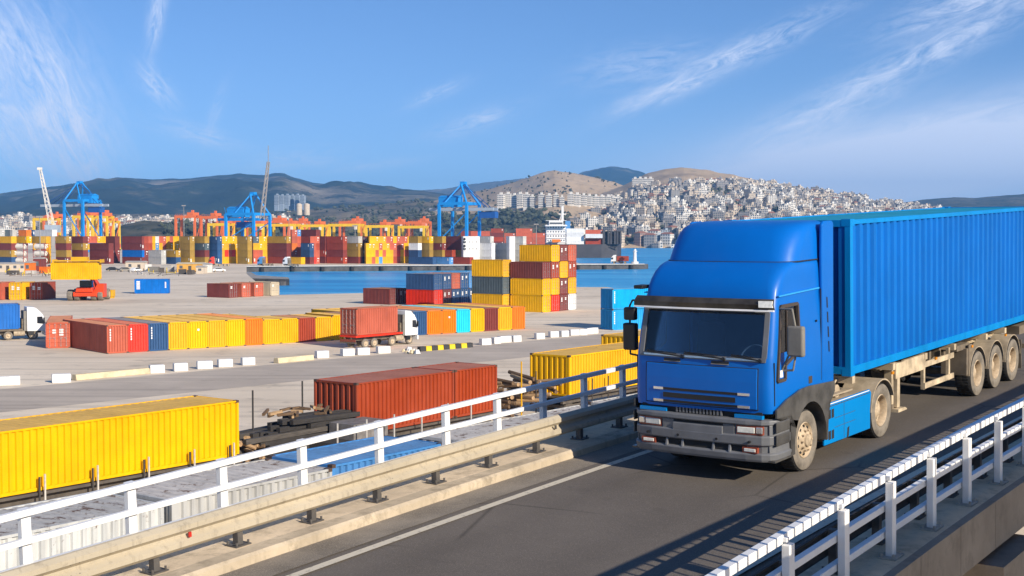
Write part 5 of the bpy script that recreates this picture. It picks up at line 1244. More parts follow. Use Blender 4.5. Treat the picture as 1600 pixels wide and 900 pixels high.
stack(Vector((-21.2, 223.4, 0)), [['maroon'], ['maroon']], 6.06, 2.75, 'low pair left of the two-high stack', 'low pair by the water')
# turquoise pair half behind the cab
cl, cr = Vector((-.55, .835, 0)), Vector((.835, .55, 0))
for z in range(2):
    container('%s turquoise-blue container of the pair standing just left of the truck mirror' % ('lower', 'upper')[z], 'azure', 6.06, 2.6, Vector((12.7, 163.2, z * 2.62)) + cl * W / 2 + cr * 3.03, math.atan2(cr.y, cr.x), 'turquoise pair', doors=False, marks=[('R', -2.75, 2.3, .14, 1.6)])
# singles on the far side of the apron
a_ = Vector((-77.6, 265.5, 0)); dx = Vector((.985, .17, 0))
container('bright blue container alone on the apron with a white panel on its side', 'blue', 6.9, 3.0, a_ + dx * 3.45 + Vector((-.17, .985, 0)) * W / 2, math.atan2(dx.y, dx.x), 'single containers on the apron', doors=False, marks=[('R', -3.05, 2.6, .7, .21), ('R', -3.05, 2.38, .7, .21), ('R', -3.05, 2.16, .7, .21), ('R', -3.05, 1.94, .7, .21), ('R', -3.05, 1.72, .7, .21), ('R', -3.05, 1.5, .7, .21), ('R', -3.05, 1.28, .7, .21), ('R', -3.05, 1.06, .7, .21), ('R', 2.6, 2.4, .3, 1.3)])
for k, c in enumerate(('maroon', 'salmon', 'salmon', 'beige')):
    p = Vector((-54.3, 247.5, 0)) + sr_ * (W + (.0, .9, .9, 1.25)[k] * 1.0) * k + sr_ * W / 2 + sl_ * 3.03
    container('%s container in the low red group by the water, %s from left' % (c, ORD[k]), c, 6.06, 2.7, p, SYAW + math.pi, 'low red group by the water', marks=[('D', -.7, 2.2, .5, .5)])
for k, c in enumerate(('salmon', 'yellow', 'rust red')):
    p = Vector((-97.0 + k * 3.75, 239.5 + k * .3, 0)) + Vector((1.2, 3.0, 0)); 
    container('%s container of the three on the left edge by the reach stacker' % c, c, 6.06, 3.25, p, R(-93), 'three containers at the left edge', marks=[('D', -.7, 2.6, .5, .8), ('D', .3, 2.4, .5, .6)])

# ------------------------------------------------------------------ vehicles in the yard
M_cabw = carpaint('white_cab_paint', (0.78, 0.78, 0.77), .35); M_vglass = simple('vehicle_window', (0.02, 0.024, 0.03), .08, var=.1)
def small_wheel(par, x, y, r, wd, sg, name='wheel'):
    b = MB(); h = wd / 2
    b.lathe([(0, -h * sg), (r * .9, -h * sg), (r, -h * .7 * sg), (r, h * .7 * sg), (r * .93, h * sg), (r * .58, h * sg)], (0, 0, 0), 'y', 22, 0)
    b.lathe([(r * .58, h * sg), (r * .5, h * .6 * sg), (r * .25, h * .7 * sg), (r * .2, h * 1.1 * sg), (0, h * 1.1 * sg)], (0, 0, 0), 'y', 22, 1)
    return inst(name, b.mesh(name, [M_tyre, M_rim], True), par, None, (x, y, r))
def yard_truck(label, loc, yaw, L, cabcol=M_cabw):
    """front at local +x = 0, body back along -x"""
    r = thing('lorry', label, 'lorry', loc, yaw)
    prof = [(-2.05, .95), (-.05, .95), (.0, 1.2), (.0, 1.75), (-.25, 2.75), (-.55, 3.15), (-1.1, 3.65), (-2.05, 3.75)]
    c = MB().prism(prof, 'y', -1.22, 1.22).build('cab', cabcol, r, bevel=.08)
    MB().add([(.012, y, 1.82) for y in (-1.08, 1.08)] + [(-.225, y, 2.70) for y in (1.08, -1.08)] + [(.0, y, 1.82) for y in (-1.08, 1.08)] + [(-.26, y, 2.70) for y in (1.08, -1.08)], [(0, 1, 2, 3), (7, 6, 5, 4), (0, 4, 5, 1), (2, 6, 7, 3), (1, 5, 6, 2), (3, 7, 4, 0)]).build('windscreen', M_vglass, c)
    for sg in (-1, 1):
        b = MB(); b.prism([(-.95, 1.85), (-.18, 1.75), (-.38, 2.62), (-.95, 2.62)], 'y', 1.20 * sg, 1.235 * sg); b.build('side_window', M_vglass, c)
        b = MB(); b.box(-.25, -.12, sg * 1.3 - .1, sg * 1.3 + .1, 1.9, 2.5); b.build('wing_mirror', M_black, c)
        b = MB(); b.prism([(-1.95, .5), (-1.3, .5), (-1.3, .95), (-1.95, .95)], 'y', sg * 1.22 - .03, sg * 1.22 + .03); b.build('step', M_black, r)
        b = MB(); b.box(-.02, .06, sg * .75 - .25, sg * .75 + .25, .75, .92); b.build('headlight', M_lens, c)
        for x, rr in ((-1.35, .5), (-4.1, .5), (-L + 1.6, .5), (-L + 2.95, .5)): small_wheel(r, x, sg * 1.05, rr, .32, sg)
        b = MB(); b.cyl((-3.5, sg * .9, .75), (-2.3, sg * .9, .75), .32, 14); b.build('fuel_tank', M_dustm, r)
    b = MB(); b.box(-.12, .06, -1.24, 1.24, .42, .94); b.build('bumper', cabcol, c, bevel=.05)
    b = MB(); b.box(-5.2, -.4, -.5, -.38, .7, .95); b.box(-5.2, -.4, .38, .5, .7, .95); b.box(-2.6, -2.15, -.9, .9, .95, 2.4); b.build('chassis_frame', M_dust2, r)
    b = MB(); b.box(-2.4, -2.1, -1.15, -1.05, 1, 3.3); b.box(-2.4, -2.1, 1.05, 1.15, 1, 3.3); b.box(-2.35, -2.15, -1.05, 1.05, 2.4, 3.3); b.build('air_deflector_frame', M_mirror, r)
    return r
def flat_trailer(label, loc, yaw, L, z, mat, tail=True):
    r = thing('semi_trailer', label, 'trailer', loc, yaw)
    b = MB(); b.box(-L, 0, -1.22, 1.22, z - .22, z - .01); b.build('trailer_deck', mat, r)
    b = MB(); b.box(-L, -.4, -.55, -.42, z - .6, z - .22); b.box(-L, -.4, .42, .55, z - .6, z - .22); b.box(-L - .02, -L + .1, -1.2, 1.2, .55, .7); b.build('chassis_frame', M_dust2, r)
    b = MB(); b.box(-L - .03, -L + .02, -1.15, 1.15, .72, 1.0); b.build('tail_light_bar', M_redl, r)
    return r
# the salmon container on a lorry
Wd = Vector((.62, .785, 0)); yv_ = math.atan2(Wd.y, Wd.x); fr_ = Vector((-11.4, 144.3, 0))
yard_truck('white-cabbed lorry carrying a red-brown container in front of the long row', fr_, yv_, 9.8)
flat_trailer('red trailer bed behind the white lorry cab, in front of the long row', fr_ - Wd * 2.5, yv_, 7.2, 1.42, PM['red'])
container('faded red-brown container with blue roof edge, riding on the white-cabbed lorry', 'salmon', 6.3, 2.85, fr_ - Wd * 6.45 + Vector((0, 0, 1.42)), yv_ + math.pi, None, marks=[('R', -2.7, 2.4, .2, 1.5)])
# the blue one at the left edge
Wb = Vector((.88, .47, 0)).normalized(); yb_ = math.atan2(Wb.y, Wb.x); fb_ = Vector((-54.6, 150.6, 0))
yard_truck('white-cabbed lorry with a blue container at the left edge of the yard', fb_, yb_, 12.5)
flat_trailer('low trailer bed under the blue container at the left edge', fb_ - Wb * 2.5, yb_, 9.6, 1.25, M_dust2)
container('blue container on the lorry at the left edge of the yard', 'blue', 9.0, 2.9, fb_ - Wb * 7.3 + Vector((0, 0, 1.25)), yb_, None, doors=False)
# reach stacker holding a yellow container
rs = thing('reach_stacker', 'red reach stacker holding a yellow container high above the apron', 'reach stacker', gp(131, 470) + Vector((0, .5, 0)), R(4))
rs.scale = (1.22, 1.0, 1.08)
M_rsr = carpaint('stacker_red_paint', (0.72, 0.06, 0.01), .45)
b = MB(); b.box(-1.6, 1.9, -1.0, 5.5, .75, 1.5); b.prism([(-1.2, 1.5), (1.4, 1.5), (1.2, 2.3), (-1.0, 2.3)], 'y', -1.3, .6); b.prism([(.9, .6), (2.9, .6), (2.9, 2.9), (1.9, 2.9)], 'y', -.6, 1.6); b.build('body', M_rsr, rs, bevel=.08)
b = MB(); b.box(-.9, .9, .4, 2.2, 1.5, 3.4); b.build('cab', M_vglass, rs, bevel=.06)
b = MB(); b.beam((.9, 5.0, 2.2), (.2, -2.6, 6.9), .6, .8); b.beam((.9, 2.6, 1.6), (.6, .6, 4.6), .3); b.build('lifting_boom', M_rsr, rs)
for x in (-2.2, -1.2, 1.3, 2.3):
    for y in (.2, 4.6): small_wheel(rs, x, y, .95, .8, -1).rotation_euler = (0, 0, R(90))
b = MB(); b.box(-3.6, 3.2, -4.4, -2.0, 6.75, 6.95); b.box(-3.8, -3.6, -4.4, -2.0, 6.55, 7.1); b.box(3.1, 3.3, -4.4, -2.0, 6.55, 7.1); b.box(-1.2, 1.2, -3.9, -2.5, 6.95, 7.5); b.build('spreader', PM['yellow'], rs)
cpos = rs.location + Vector((-.5, -3.2, 4.0)); container('yellow container held in the air by the red reach stacker', 'yellow', 8.4, 3.1, cpos, R(6) + math.pi, None, doors=False)
b = MB(); b.box(-.9, .9, -.9, .9, .35, 1.6); b.box(-.8, .8, -.8, .8, 0, .35); o = b.build('yellow_bin', PM['yellow'], bevel=.04); o.location = gp(170, 466); tag(o, 'small yellow bin standing right of the reach stacker', 'bin')

def car(label, loc, yaw, col):
    r = thing('parked_car', label, 'car', loc, yaw)
    b = MB(); b.prism([(-2.1, .35), (2.1, .35), (2.12, .75), (1.2, .95), (.6, 1.42), (-1.0, 1.45), (-1.8, .98), (-2.15, .9)], 'y', -.85, .85); bd = b.build('body', col, r, bevel=.06)
    b = MB(); b.prism([(1.1, .97), (.58, 1.36), (-.95, 1.38), (-1.6, .99)], 'y', -.86, .86); b.build('window', M_vglass, bd)
    for x in (-1.3, 1.3):
        for sg in (-1, 1): small_wheel(r, x, sg * .78, .32, .2, sg)
    return r
car('white parked car by the quay near the orange shed', at(342, 425), R(20), M_cabw); car('silver parked car in front of the far grey containers', at(196, 428), R(35), M_mirror)
car('dark parked car on the far apron left of the silver one', at(176, 432), R(10), M_black); car('white parked van-like car on the far apron', at(212, 424), R(70), M_cabw)
yard_truck('white lorry cab parked by the far stacks above the quay', at(444, 500), R(160), 7.0); yard_truck('red lorry cab in front of the far shaded yellow stacks', at(326, 500), R(200), 9, PM['red'])
yard_truck('blue lorry cab by the far stacks above the quay', at(404, 505), R(165), 7.0, PM['pale blue'])
# sheds and clutter on the far apron
def shed(name, label, cat, px0, px1, D, h, col, roofcol=None, depth=5, z=0):
    w = (px1 - px0) / FPX * D; r = thing(name, label, cat, at((px0 + px1) / 2, D, z))
    MB().box(-w / 2, w / 2, 0, depth, 0, h).build('wall', col, r)
    b = MB(); b.prism([(-.2, h), (depth + .2, h), (depth + .2, h + .12), (depth / 2, h + .5), (-.2, h + .12)], 'x', -w / 2 - .2, w / 2 + .2); b.build('roof', roofcol or M_flat, r)
    n = max(1, int(w / 2.2))
    for i in range(n):
        x = -w / 2 + (i + .5) * w / n
        if i % 3 == 1: MB().box(x - .5, x + .5, -.04, .05, 0, min(2.1, h * .8)).build('door', M_wagon, r)
        else: MB().box(x - .5, x + .5, -.04, .05, h * .45, h * .8).build('window', M_win, r)
    return r
shed('site_office', 'yellow-orange site shed on the quay corner', 'shed', 276, 317, 420, 2.7, paint('shed_orange', (0.78, 0.42, .08)), M_log)
shed('storage_hut', 'cream hut beside the yellow-orange shed', 'hut', 306, 318, 405, 2.0, HM['cream'])
shed('workshop', 'long pale workshop at the left below the tank containers', 'workshop', -5, 40, 425, 2.6, HM['cream']); shed('orange_kiosk', 'small orange kiosk in front of the far stacks at left', 'kiosk', 38, 47, 405, 3.4, PM['orange'])
shed('dark_hut', 'dark brown hut right of the orange kiosk', 'hut', 52, 64, 430, 4.2, PM['maroon'])
shed('gate_house', 'open pale shelter in front of the grey far containers', 'shelter', 196, 224, 440, 2.8, HM['cream'])
shed('concrete_bunker', 'pale concrete block at the quay corner beside the white car', 'bunker', 317, 326, 415, 2.6, HM['white'])
for i, (px, D, w, h, c) in enumerate(((285, 398, 2.2, 1.5, M_stked), (298, 396, 1.8, 1.3, M_wagon), (70, 410, 3, 2.0, PM['orange']), (86, 415, 4, 2.4, M_stked), (262, 425, 4, 2.2, M_stake), (240, 425, 3.4, 1.6, M_mirror), (232, 428, 2, 2.4, HM['white']), (252, 420, 1.6, 1.4, M_wagon), (20, 395, 3.4, 1.2, M_wagon), (96, 405, 2.2, 1.8, M_tim[1]), (48, 398, 2.8, 1.1, M_stake))):
    b = MB(); b.box(-w / 2, w / 2, -.9, .9, 0.1, h); b.box(-w / 2 - .05, w / 2 + .05, -.95, .95, h, h + .08)
    for x in (-w * .4, w * .4): b.box(x - .1, x + .1, -.8, .8, 0, .1)
    o = b.build('equipment_crate', c, bevel=.03); o.location = at(px, D); o.rotation_euler = (0, 0, rnd.uniform(-.4, .4)); tag(o, 'equipment crate on the far apron, %s in the clutter below the far stacks' % ORD[i], 'crate', 'clutter below the far stacks')
for i in range(26):                                                  # spreader frames, pallets and poles lying about
    px, D = rnd.choice((rnd.uniform(0, 112), rnd.uniform(196, 275))), rnd.uniform(375, 440); b = MB(); L = rnd.uniform(1, 3)
    b.beam((-L, 0, .3), (L, 0, rnd.uniform(.3, 1.6)), .18); b.beam((-L, 0, 0), (-L, 0, .9), .15); b.beam((L, 0, 0), (L, 0, rnd.uniform(.6, 2.2)), .15)
    o = b.build('scrap_steel', rnd.choice((M_wagon, M_stake, M_tim[1], M_blocky))); o.location = at(px, D); o.rotation_euler = (0, 0, rnd.uniform(0, 3)); tag(o, 'bent steel frame lying on the apron below the far stacks', 'scrap', 'scrap on the far apron')

# ------------------------------------------------------------------ far stacks along the quay
FH = 2.9
CC = {'y': 'yellow', 'o': 'shaded_yellow', 'm': 'maroon', 'r': 'rust red', 'R': 'red', 's': 'salmon', 'b': 'blue', 'n': 'navy', 'w': 'white', 'g': 'grey', 'k': 'slate', 'p': 'pale blue', 'O': 'orange'}
FY = 'stacked containers of the far yard'
fcount = {}
def far_side(px0, px1, D, colr, sect, z0=0):
    x0, x1 = at(px0, D).x, at(px1, D).x; L = (x1 - x0) / .79; L = min(L, 13.7) if L > 9.5 else max(5.2, min(6.6, L)) if L < 7.5 else L
    n = fcount.get(sect, 0); fcount[sect] = n + 1
    c = Vector((x1, D, 0)) + Vector((-.79, .613, 0)) * L / 2 + Vector((.613, .79, 0)) * W / 2
    for z, k in enumerate(colr):
        if k == '.': continue
        cbox('%s container, %s level, %s stack from left in the %s' % (CC[k], ORD[z + z0], ORD[n], sect), CC[k], L, FH, c + Vector((0, 0, (z + z0) * FH)), math.atan2(.613, -.79) + math.pi, FY)
def far_end(px0, D, cols, sect, dpx=5.6):
    for i, colr in enumerate(cols):
        n = fcount.get(sect, 0); fcount[sect] = n + 1
        DD = D + i * 1.2; c = at(px0 + dpx * (i + .5), DD); c.y += 3
        for z, k in enumerate(colr):
            if k == '.': continue
            cbox('%s container, %s level, %s stack from left in the %s' % (CC[k], ORD[z], ORD[n], sect), CC[k], 6.06, FH, Vector((c.x, c.y, z * FH)), R(-76), FY)
A1, A2, A3, A4 = 'leftmost far stacks', 'stacks beyond the blue container', 'far stacks below the gantries', 'stacks on the pier'
far_side(-20, 18, 541, 'nomy', A1); far_side(18, 42, 545, '...y', A1); far_side(42, 64, 545, '...o', A1)
far_end(62, 556, ['mmmm', 'yyyy'], A1); far_side(81, 104, 540, 'momo', A1); far_side(106, 130, 541, 'mmom', A1); far_side(130, 170, 543, 'mmm', A1)
far_end(131, 558, ['...s', '...s', '...s', '...y', '...y', '...y', '...w'], A1)
far_side(160, 180, 560, 'mmmm', A2); far_side(180, 222, 540, 'mbmm', A2); far_end(222, 541, ['mmrr', 'mmrs'], A2); far_side(224, 252, 536, 'gg', A2)
far_end(233, 552, ['..yy', '..pw', '..ys', '..ss', '..yy', '..ys', '..yy'], A2); far_side(252, 275, 538, 'no', A2); far_end(270, 548, ['yyyy'], A2)
far_side(276, 297, 540, 'oooo', A2); far_side(299, 320, 541, 'omko', A2); far_side(320, 340, 542, 'nnnn', A2); far_end(341, 548, ['yyyy', 'yRyy', 'ysyy', 'yRyy', 'yyyy'], A2); far_side(367, 387, 541, 'oooo', A2)
far_side(387, 402, 556, 'mmmm', A3); far_end(395, 550, ['ssyk', 'rsyy', 'syyy', 'yyyy'], A3); far_side(414, 448, 546, 'rmmo', A3); far_side(444, 470, 536, 'y', A3); far_end(449, 560, ['kkkk', 'ksss'], A3)
far_side(461, 494, 566, 'mmmrm', A3); far_end(455, 556, ['ssOsss'[:5], 'ssssp'], A3); far_side(468, 484, 540, 'mnn', A3); far_end(484, 544, ['Rsss', 'ssrs'], A3); far_side(492, 508, 552, 'mrmm', A3); far_side(507, 536, 546, 'rmrr', A3)
far_end(528, 556, ['...O', '...s'], A3); far_side(536, 560, 548, 'moog', A3); far_side(556, 571, 552, 'nomm', A3)
far_end(571, 546, ['yyy', 'syyy', 'ysyy', 'pysy', 'ysyy', 'yyys', 'yyss', 'rssy', 'sRrs', 'yyss', 'ysys', 'ysyy', 'wsyy'], A3)
far_side(641, 653, 546, 'nnwo', A4); far_side(652, 671, 547, 'nooy', A4); far_side(671, 691, 548, 'nomo', A4); far_side(688, 724, 549, 'romm', A4); far_side(690, 706, 547, '.r', A4)
far_side(636, 676, 533, 'n', A4); far_side(676, 702, 534, 'p', A4); far_side(704, 734, 537, 'r', A4)
far_end(723, 546, ['wwww', 'wwww', 'wwww', 'wwww'], A4, 5.6); far_side(744, 768, 549, 'www', A4); far_side(760, 796, 552, 'ggg', A4); far_end(795, 548, ['wwww'], A4); far_side(800, 817, 549, 'gggg', A4); far_side(740, 766, 556, '...g', A4)
far_side(-10, 20, 600, '....g', A1); far_side(20, 52, 604, '....n', A1); far_side(22, 42, 596, '....O', A1); far_side(34, 82, 575, '....w', A1); far_end(-2, 575, ['....g', '....k'], A1)
# little motors of the refrigerated containers on the pier
for i in range(4):
    for z in range(2, 4):
        b = MB(); b.cyl((0, 0, 0), (0, .14, 0), .55, 10); b.box(-.7, .7, -.0, .12, -1.5, -.9); p = at(723 + 5.6 * (i + .5), 545.6 + i * 1.2); o = b.build('cooling_unit', M_black); o.location = (p.x, p.y - .2, z * FH + 1.7); tag(o, 'round black cooling fan on a white refrigerated container end on the pier', 'cooling fan', 'fans of the white refrigerated containers')
# tank containers
def tankc(px, D, lev, lb):
    L = 6.06; b = MB(); l, w = L / 2, 1.22; H = FH
    r = thing('tank_container', lb, 'tank container', at(px, D, lev * FH), R(160), 'white tank containers')
    for x in (-l + .06, l - .06):
        for y in (-w + .06, w - .06): b.box(x - .07, x + .07, y - .07, y + .07, 0, H - .02)
        for z in (.07, H - .1): b.box(x - .07, x + .07, -w + .13, w - .13, z - .07, z + .07)
        b.beam((x, -w + .1, .1), (x, w - .1, H - .2), .08)
    for y in (-w + .06, w - .06): b.box(-l + .13, l - .13, y - .07, y + .07, 0, .16)
    b.build('frame', PM['rust red'], r)
    b = MB(); b.cyl((-l + .5, 0, 1.5), (l - .5, 0, 1.5), 1.12, 20); b.cyl((-l + .15, 0, 1.5), (-l + .5, 0, 1.5), .7, 20, 1.12); b.cyl((l - .5, 0, 1.5), (l - .15, 0, 1.5), 1.12, 20, .7)
    for x in (-1.5, 0, 1.5): b.cyl((x - .06, 0, 1.5), (x + .06, 0, 1.5), 1.14, 20)
    b.build('tank', HM['white'], r, smooth=True)
for i, (px, lev) in enumerate(((31, 0), (31, 1), (31, 2), (64, 0), (64, 1), (64, 2))): tankc(px, 543, lev, 'white tank container, %s from ground, in the %s of two piles of tanks' % (ORD[lev], ('left', 'right')[i // 3]))

# ------------------------------------------------------------------ yard gantry cranes
M_gy = carpaint('gantry_yellow', (0.80, 0.50, 0.02), .5); M_gr = carpaint('gantry_orange', (0.70, 0.16, 0.04), .5); M_cb = carpaint('crane_blue', (0.01, 0.25, 0.66), .5); M_cbd = carpaint('crane_dark_blue', (0.015, 0.09, 0.32), .5)
def rtg(px0, px1, ytop, D, col, lb):
    w = (px1 - px0) / FPX * D * .92; h = CAM_Z + (HOR - ytop) / FPX * D; d = 9.0
    r = thing('gantry_crane', lb, 'gantry crane', at((px0 + px1) / 2, D), R(-14), 'rubber-tyred gantry cranes behind the far stacks')
    c2 = M_gr
    for x in (-w / 2, w / 2):
        for y in (-d / 2, d / 2): MB().beam((x, y, .9), (x, y, h - 1.4), 1.5, 1.6).build('leg', col, r)
        b = MB(); b.beam((x, -d / 2 - 1.5, 1.6), (x, d / 2 + 1.5, 1.6), 1.0, .9)
        b.build('sill_beam', col, r)
        for y in (-d / 2 - 1.2, d / 2 + 1.2): MB().cyl((x - .35, y, .8), (x + .35, y, .8), .8, 14).build('wheel', M_tread, r)
    for y in (-d / 2, d / 2): MB().beam((-w / 2 - .8, y, h - .9), (w / 2 + .8, y, h - .9), 1.3, 2.0).build('girder', col, r)
    b = MB(); b.box(w * .12, w * .42, -d / 2 - .6, d / 2 + .6, h + .05, h + 2.4); b.box(w * .2, w * .3, -1, 1, h + 2.4, h + 4.2); tb = b.build('trolley', c2, r)
    b = MB(); b.box(w * .36, w * .36 + 1.8, -d / 2 - 1.4, -d / 2 + .9, h - 4.2, h - 1.8); b.build('operator_cab', HM['white'], r)
    b = MB(); b.box(w / 2 - .3, w / 2 + 2.6, -2.4, 2.4, 2.2, 5.2); b.build('engine_house', c2, r)
    b = MB()
    for i in range(10): b.beam((-w / 2 + w * i / 9, -d / 2 - .7, h), (-w / 2 + w * i / 9, -d / 2 - .7, h + 1.1), .12)
    b.beam((-w / 2, -d / 2 - .7, h + 1.1), (w / 2, -d / 2 - .7, h + 1.1), .12); b.build('hand_rail', c2, r)
    b = MB()
    for k in range(6): b.beam((w / 2 + .8, -d / 2 + d * k / 6, 5 + (h - 6) * k / 6), (w / 2 + .8, -d / 2 + d * (k + 1) / 6, 5 + (h - 6) * (k + 1) / 6), .35, .5)
    b.build('stair', c2, r)
for i, (a, c, y, D, m) in enumerate(((56, 92, 341, 1000, 'y'), (72, 98, 339, 1060, 'o'), (118, 153, 337, 980, 'y'), (124, 174, 333, 1060, 'o'), (152, 185, 345, 1030, 'y'), (277, 312, 337, 1000, 'o'), (317, 346, 338, 1000, 'o'), (328, 364, 349, 960, 'y'), (384, 418, 350, 960, 'y'), (421, 468, 350, 970, 'y'),
     (474, 510, 351, 960, 'y'), (515, 568, 350, 975, 'y'), (573, 613, 352, 960, 'y'), (624, 668, 353, 970, 'y'), (400, 452, 345, 1060, 'o'), (532, 570, 346, 1060, 'o'), (140, 176, 338, 1010, 'y'), (454, 482, 346, 1070, 'o'), (596, 636, 347, 1060, 'o'), (640, 672, 346, 1050, 'o'), (352, 386, 346, 1050, 'o'))):
    rtg(a, c, y, D, M_gy if m == 'y' else M_gr, '%s portal gantry crane behind the far stacks, %s in order from the left' % ('yellow' if m == 'y' else 'orange-red', ORD[i]))

# ------------------------------------------------------------------ blue quay cranes
def sts(px, D, yaw, lb, apex=56, boom=29, legs=20, up=False, flip=1, front=34, back=22, cabx=20):
    r = thing('quay_crane', lb, 'quay crane', at(px, D), yaw, 'blue quay cranes'); g = 9.0; f = flip
    L = legs / 2
    for x in (-L, L):
        for y in (-g, g): MB().beam((x * f, y, .5), (x * f, y, boom + 4), 1.5, 1.5).build('leg', M_cb, r)
        b = MB(); b.beam((x * f, -g, 7), (x * f, g, 7), 1.3, 1.5); b.beam((x * f, -g - 2, 1.2), (x * f, g + 2, 1.2), 1.6, 1.6); b.beam((x * f, -g, boom + 4), (x * f, g, boom + 4), 1.3, 1.6); b.build('portal_beam', M_cb, r)
    for y in (-g, g):
        b = MB(); b.beam((-L * f, y, boom + 4), (L * f, y, boom + 4), 1.2, 1.6); b.beam((-L * f, y, 9), (L * f, y, 9), 1.0, 1.2); b.beam((-L * f, y, 9), (L * f, y, boom - 1), .5); b.build('tie_beam', M_cb, r)
        b = MB(); b.beam((L * f, y, boom + 4), ((L - 6) * f, y * .35, apex), .9); b.beam(((L - 14) * f, y, boom + 4), ((L - 6) * f, y * .35, apex), .7); b.build('apex_frame', M_cb, r)
    b = MB(); b.beam(((L - 6) * f, -3.5, apex), ((L - 6) * f, 3.5, apex), 1.2); b.box((L - 7.5) * f if f > 0 else (L - 4.5) * f, (L - 4.5) * f if f > 0 else (L - 7.5) * f, -1.6, 1.6, apex, apex + 1.6); b.build('apex_head', M_cb, r)
    end = (L + front) * f
    for y in (-3, 3):
        b = MB(); b.beam(((-L - back) * f, y, boom + .8), (L * f, y, boom + .8), .9, 1.7)
        if not up: b.beam((L * f, y, boom + .8), (end, y, boom + .8), .9, 1.7)
        b.build('boom', HM['pale blue'] if not up else M_cb, r)
    if up:
        b = MB(); tp_ = Vector(((L + 5) * f, 0, boom + 36))
        for y in (-2, 2): b.beam((L * f, y, boom + 1), (tp_.x, y * .5, tp_.z), .7)
        for k in range(12):
            q = k / 12; q2 = (k + 1) / 12; s_ = 1 if k % 2 else -1
            b.beam((L * f + (tp_.x - L * f) * q, 2 * s_ * (1 - q * .5), boom + 1 + 35 * q), (L * f + (tp_.x - L * f) * q2, -2 * s_ * (1 - q2 * .5), boom + 1 + 35 * q2), .35)
        b.beam(tp_, tp_ + Vector((0, 0, 10)), .3); b.build('raised_boom', HM['grey'], r)
    b = MB(); top = Vector(((L - 6) * f, 0, apex))
    if not up: 
        for y in (-3, 3): b.beam(top + Vector((0, y * .4, 0)), (end - 4 * f, y, boom + 1.6), .35); b.beam(top + Vector((0, y * .4, 0)), ((L + front * .45) * f, y, boom + 1.6), .3)
    for y in (-3, 3): b.beam(top + Vector((0, y * .4, 0)), ((-L - back * .6) * f, y, boom + 2), .35)
    b.build('stay_cable', M_cbd, r)
    x0, x1 = sorted(((-L - 3) * f, (-L + 9) * f)); b = MB(); b.box(x0, x1, -3.6, 3.6, boom + 2.2, boom + 7.5); b.prism([(-3.8, boom + 7.5), (3.8, boom + 7.5), (0, boom + 8.8)], 'x', x0 - .3, x1 + .3); b.build('machinery_house', M_cb, r)
    b = MB(); b.box((cabx - 3) * f if f > 0 else (cabx + 7) * f, (cabx + 7) * f if f > 0 else (cabx - 3) * f, -2.5, 2.5, boom - 4.2, boom - .6); b.build('operator_cab', M_cbd, r)
    b = MB()
    for k in range(8): b.beam((-L * f - 1.2, -g + (1.6 if k % 2 else 0), 2 + k * 3.4), (-L * f - 1.2, -g + (0 if k % 2 else 1.6), 2 + (k + 1) * 3.4), .25)
    b.build('stair', M_cb, r)
    b = MB()
    for x in (-L, L):
        for y in (-g, g): b.box(x * f - 2.2, x * f + 2.2, y - .6, y + .6, .02, 1.3)
    b.build('wheel_bogie', M_dust2, r)
sts(718, 740, R(-22), 'blue quay crane by the ship, boom lowered, rightmost of three', apex=41, boom=26, legs=17, front=14, back=9, cabx=16)
sts(388, 800, R(-22), 'blue quay crane with its grey boom raised, middle of three', apex=37, boom=21, legs=20, front=16, back=10, up=True, cabx=-4)
sts(130, 900, R(158), 'blue quay crane with long white boom, leftmost of three', apex=48, boom=32, legs=16, front=26, back=12, cabx=-14)
# mobile harbour crane with a pale lattice jib
r = thing('harbour_crane', 'pale lattice-jib harbour crane leaning left above the far left stacks', 'harbour crane', at(82, 880))
b = MB(); b.box(-5, 5, -4, 4, .2, 3.2); b.cyl((0, 0, 3.2), (0, 0, 14), 2, 12); b.build('tower', HM['grey'], r); b = MB(); b.box(-4, 5, -3, 3, 14, 19); b.build('machinery_house', HM['pale blue'], r)
b = MB(); A, B = Vector((.5, 0, 16)), Vector((-7.4, 0, 57))
n = 16
for sx, sy in ((-1, -1), (1, -1), (1, 1), (-1, 1)): b.beam(A + Vector((1.7 * sx, 1.3 * sy, 0)), B + Vector((.6 * sx, .5 * sy, 0)), .34)
for k in range(n):
    q, q2 = k / n, (k + 1) / n; w0, w1 = 1.7 - 1.1 * q, 1.7 - 1.1 * q2; s_ = 1 if k % 2 else -1
    for sy in (-1, 1): b.beam(A.lerp(B, q) + Vector((w0 * s_, sy * w0 * .75, 0)), A.lerp(B, q2) + Vector((-w1 * s_, sy * w1 * .75, 0)), .22)
b.box(B.x - 1.8, B.x + 1.2, -.8, .8, B.z - .6, B.z + 1.0); b.build('lattice_jib', HM['white'], r)
# light masts
for i, (px, yt, D) in enumerate(((63, 338, 470), (288, 321, 800), (452, 330, 780), (555, 352, 600), (838, 350, 640))):
    h = CAM_Z + (HOR - yt) / FPX * D; b = MB(); b.cyl((0, 0, 0), (0, 0, h), .22, 8, .12); b.box(-1.2, 1.2, -.3, .3, h - .3, h + .1)
    for x in (-1, -.4, .4, 1): b.box(x - .22, x + .22, -.45, -.3, h - .5, h - .1)
    o = b.build('light_mast', HM['grey']); o.location = at(px, D); tag(o, 'thin floodlight mast above the far yard, %s from the left' % ORD[i], 'light mast', 'floodlight masts')

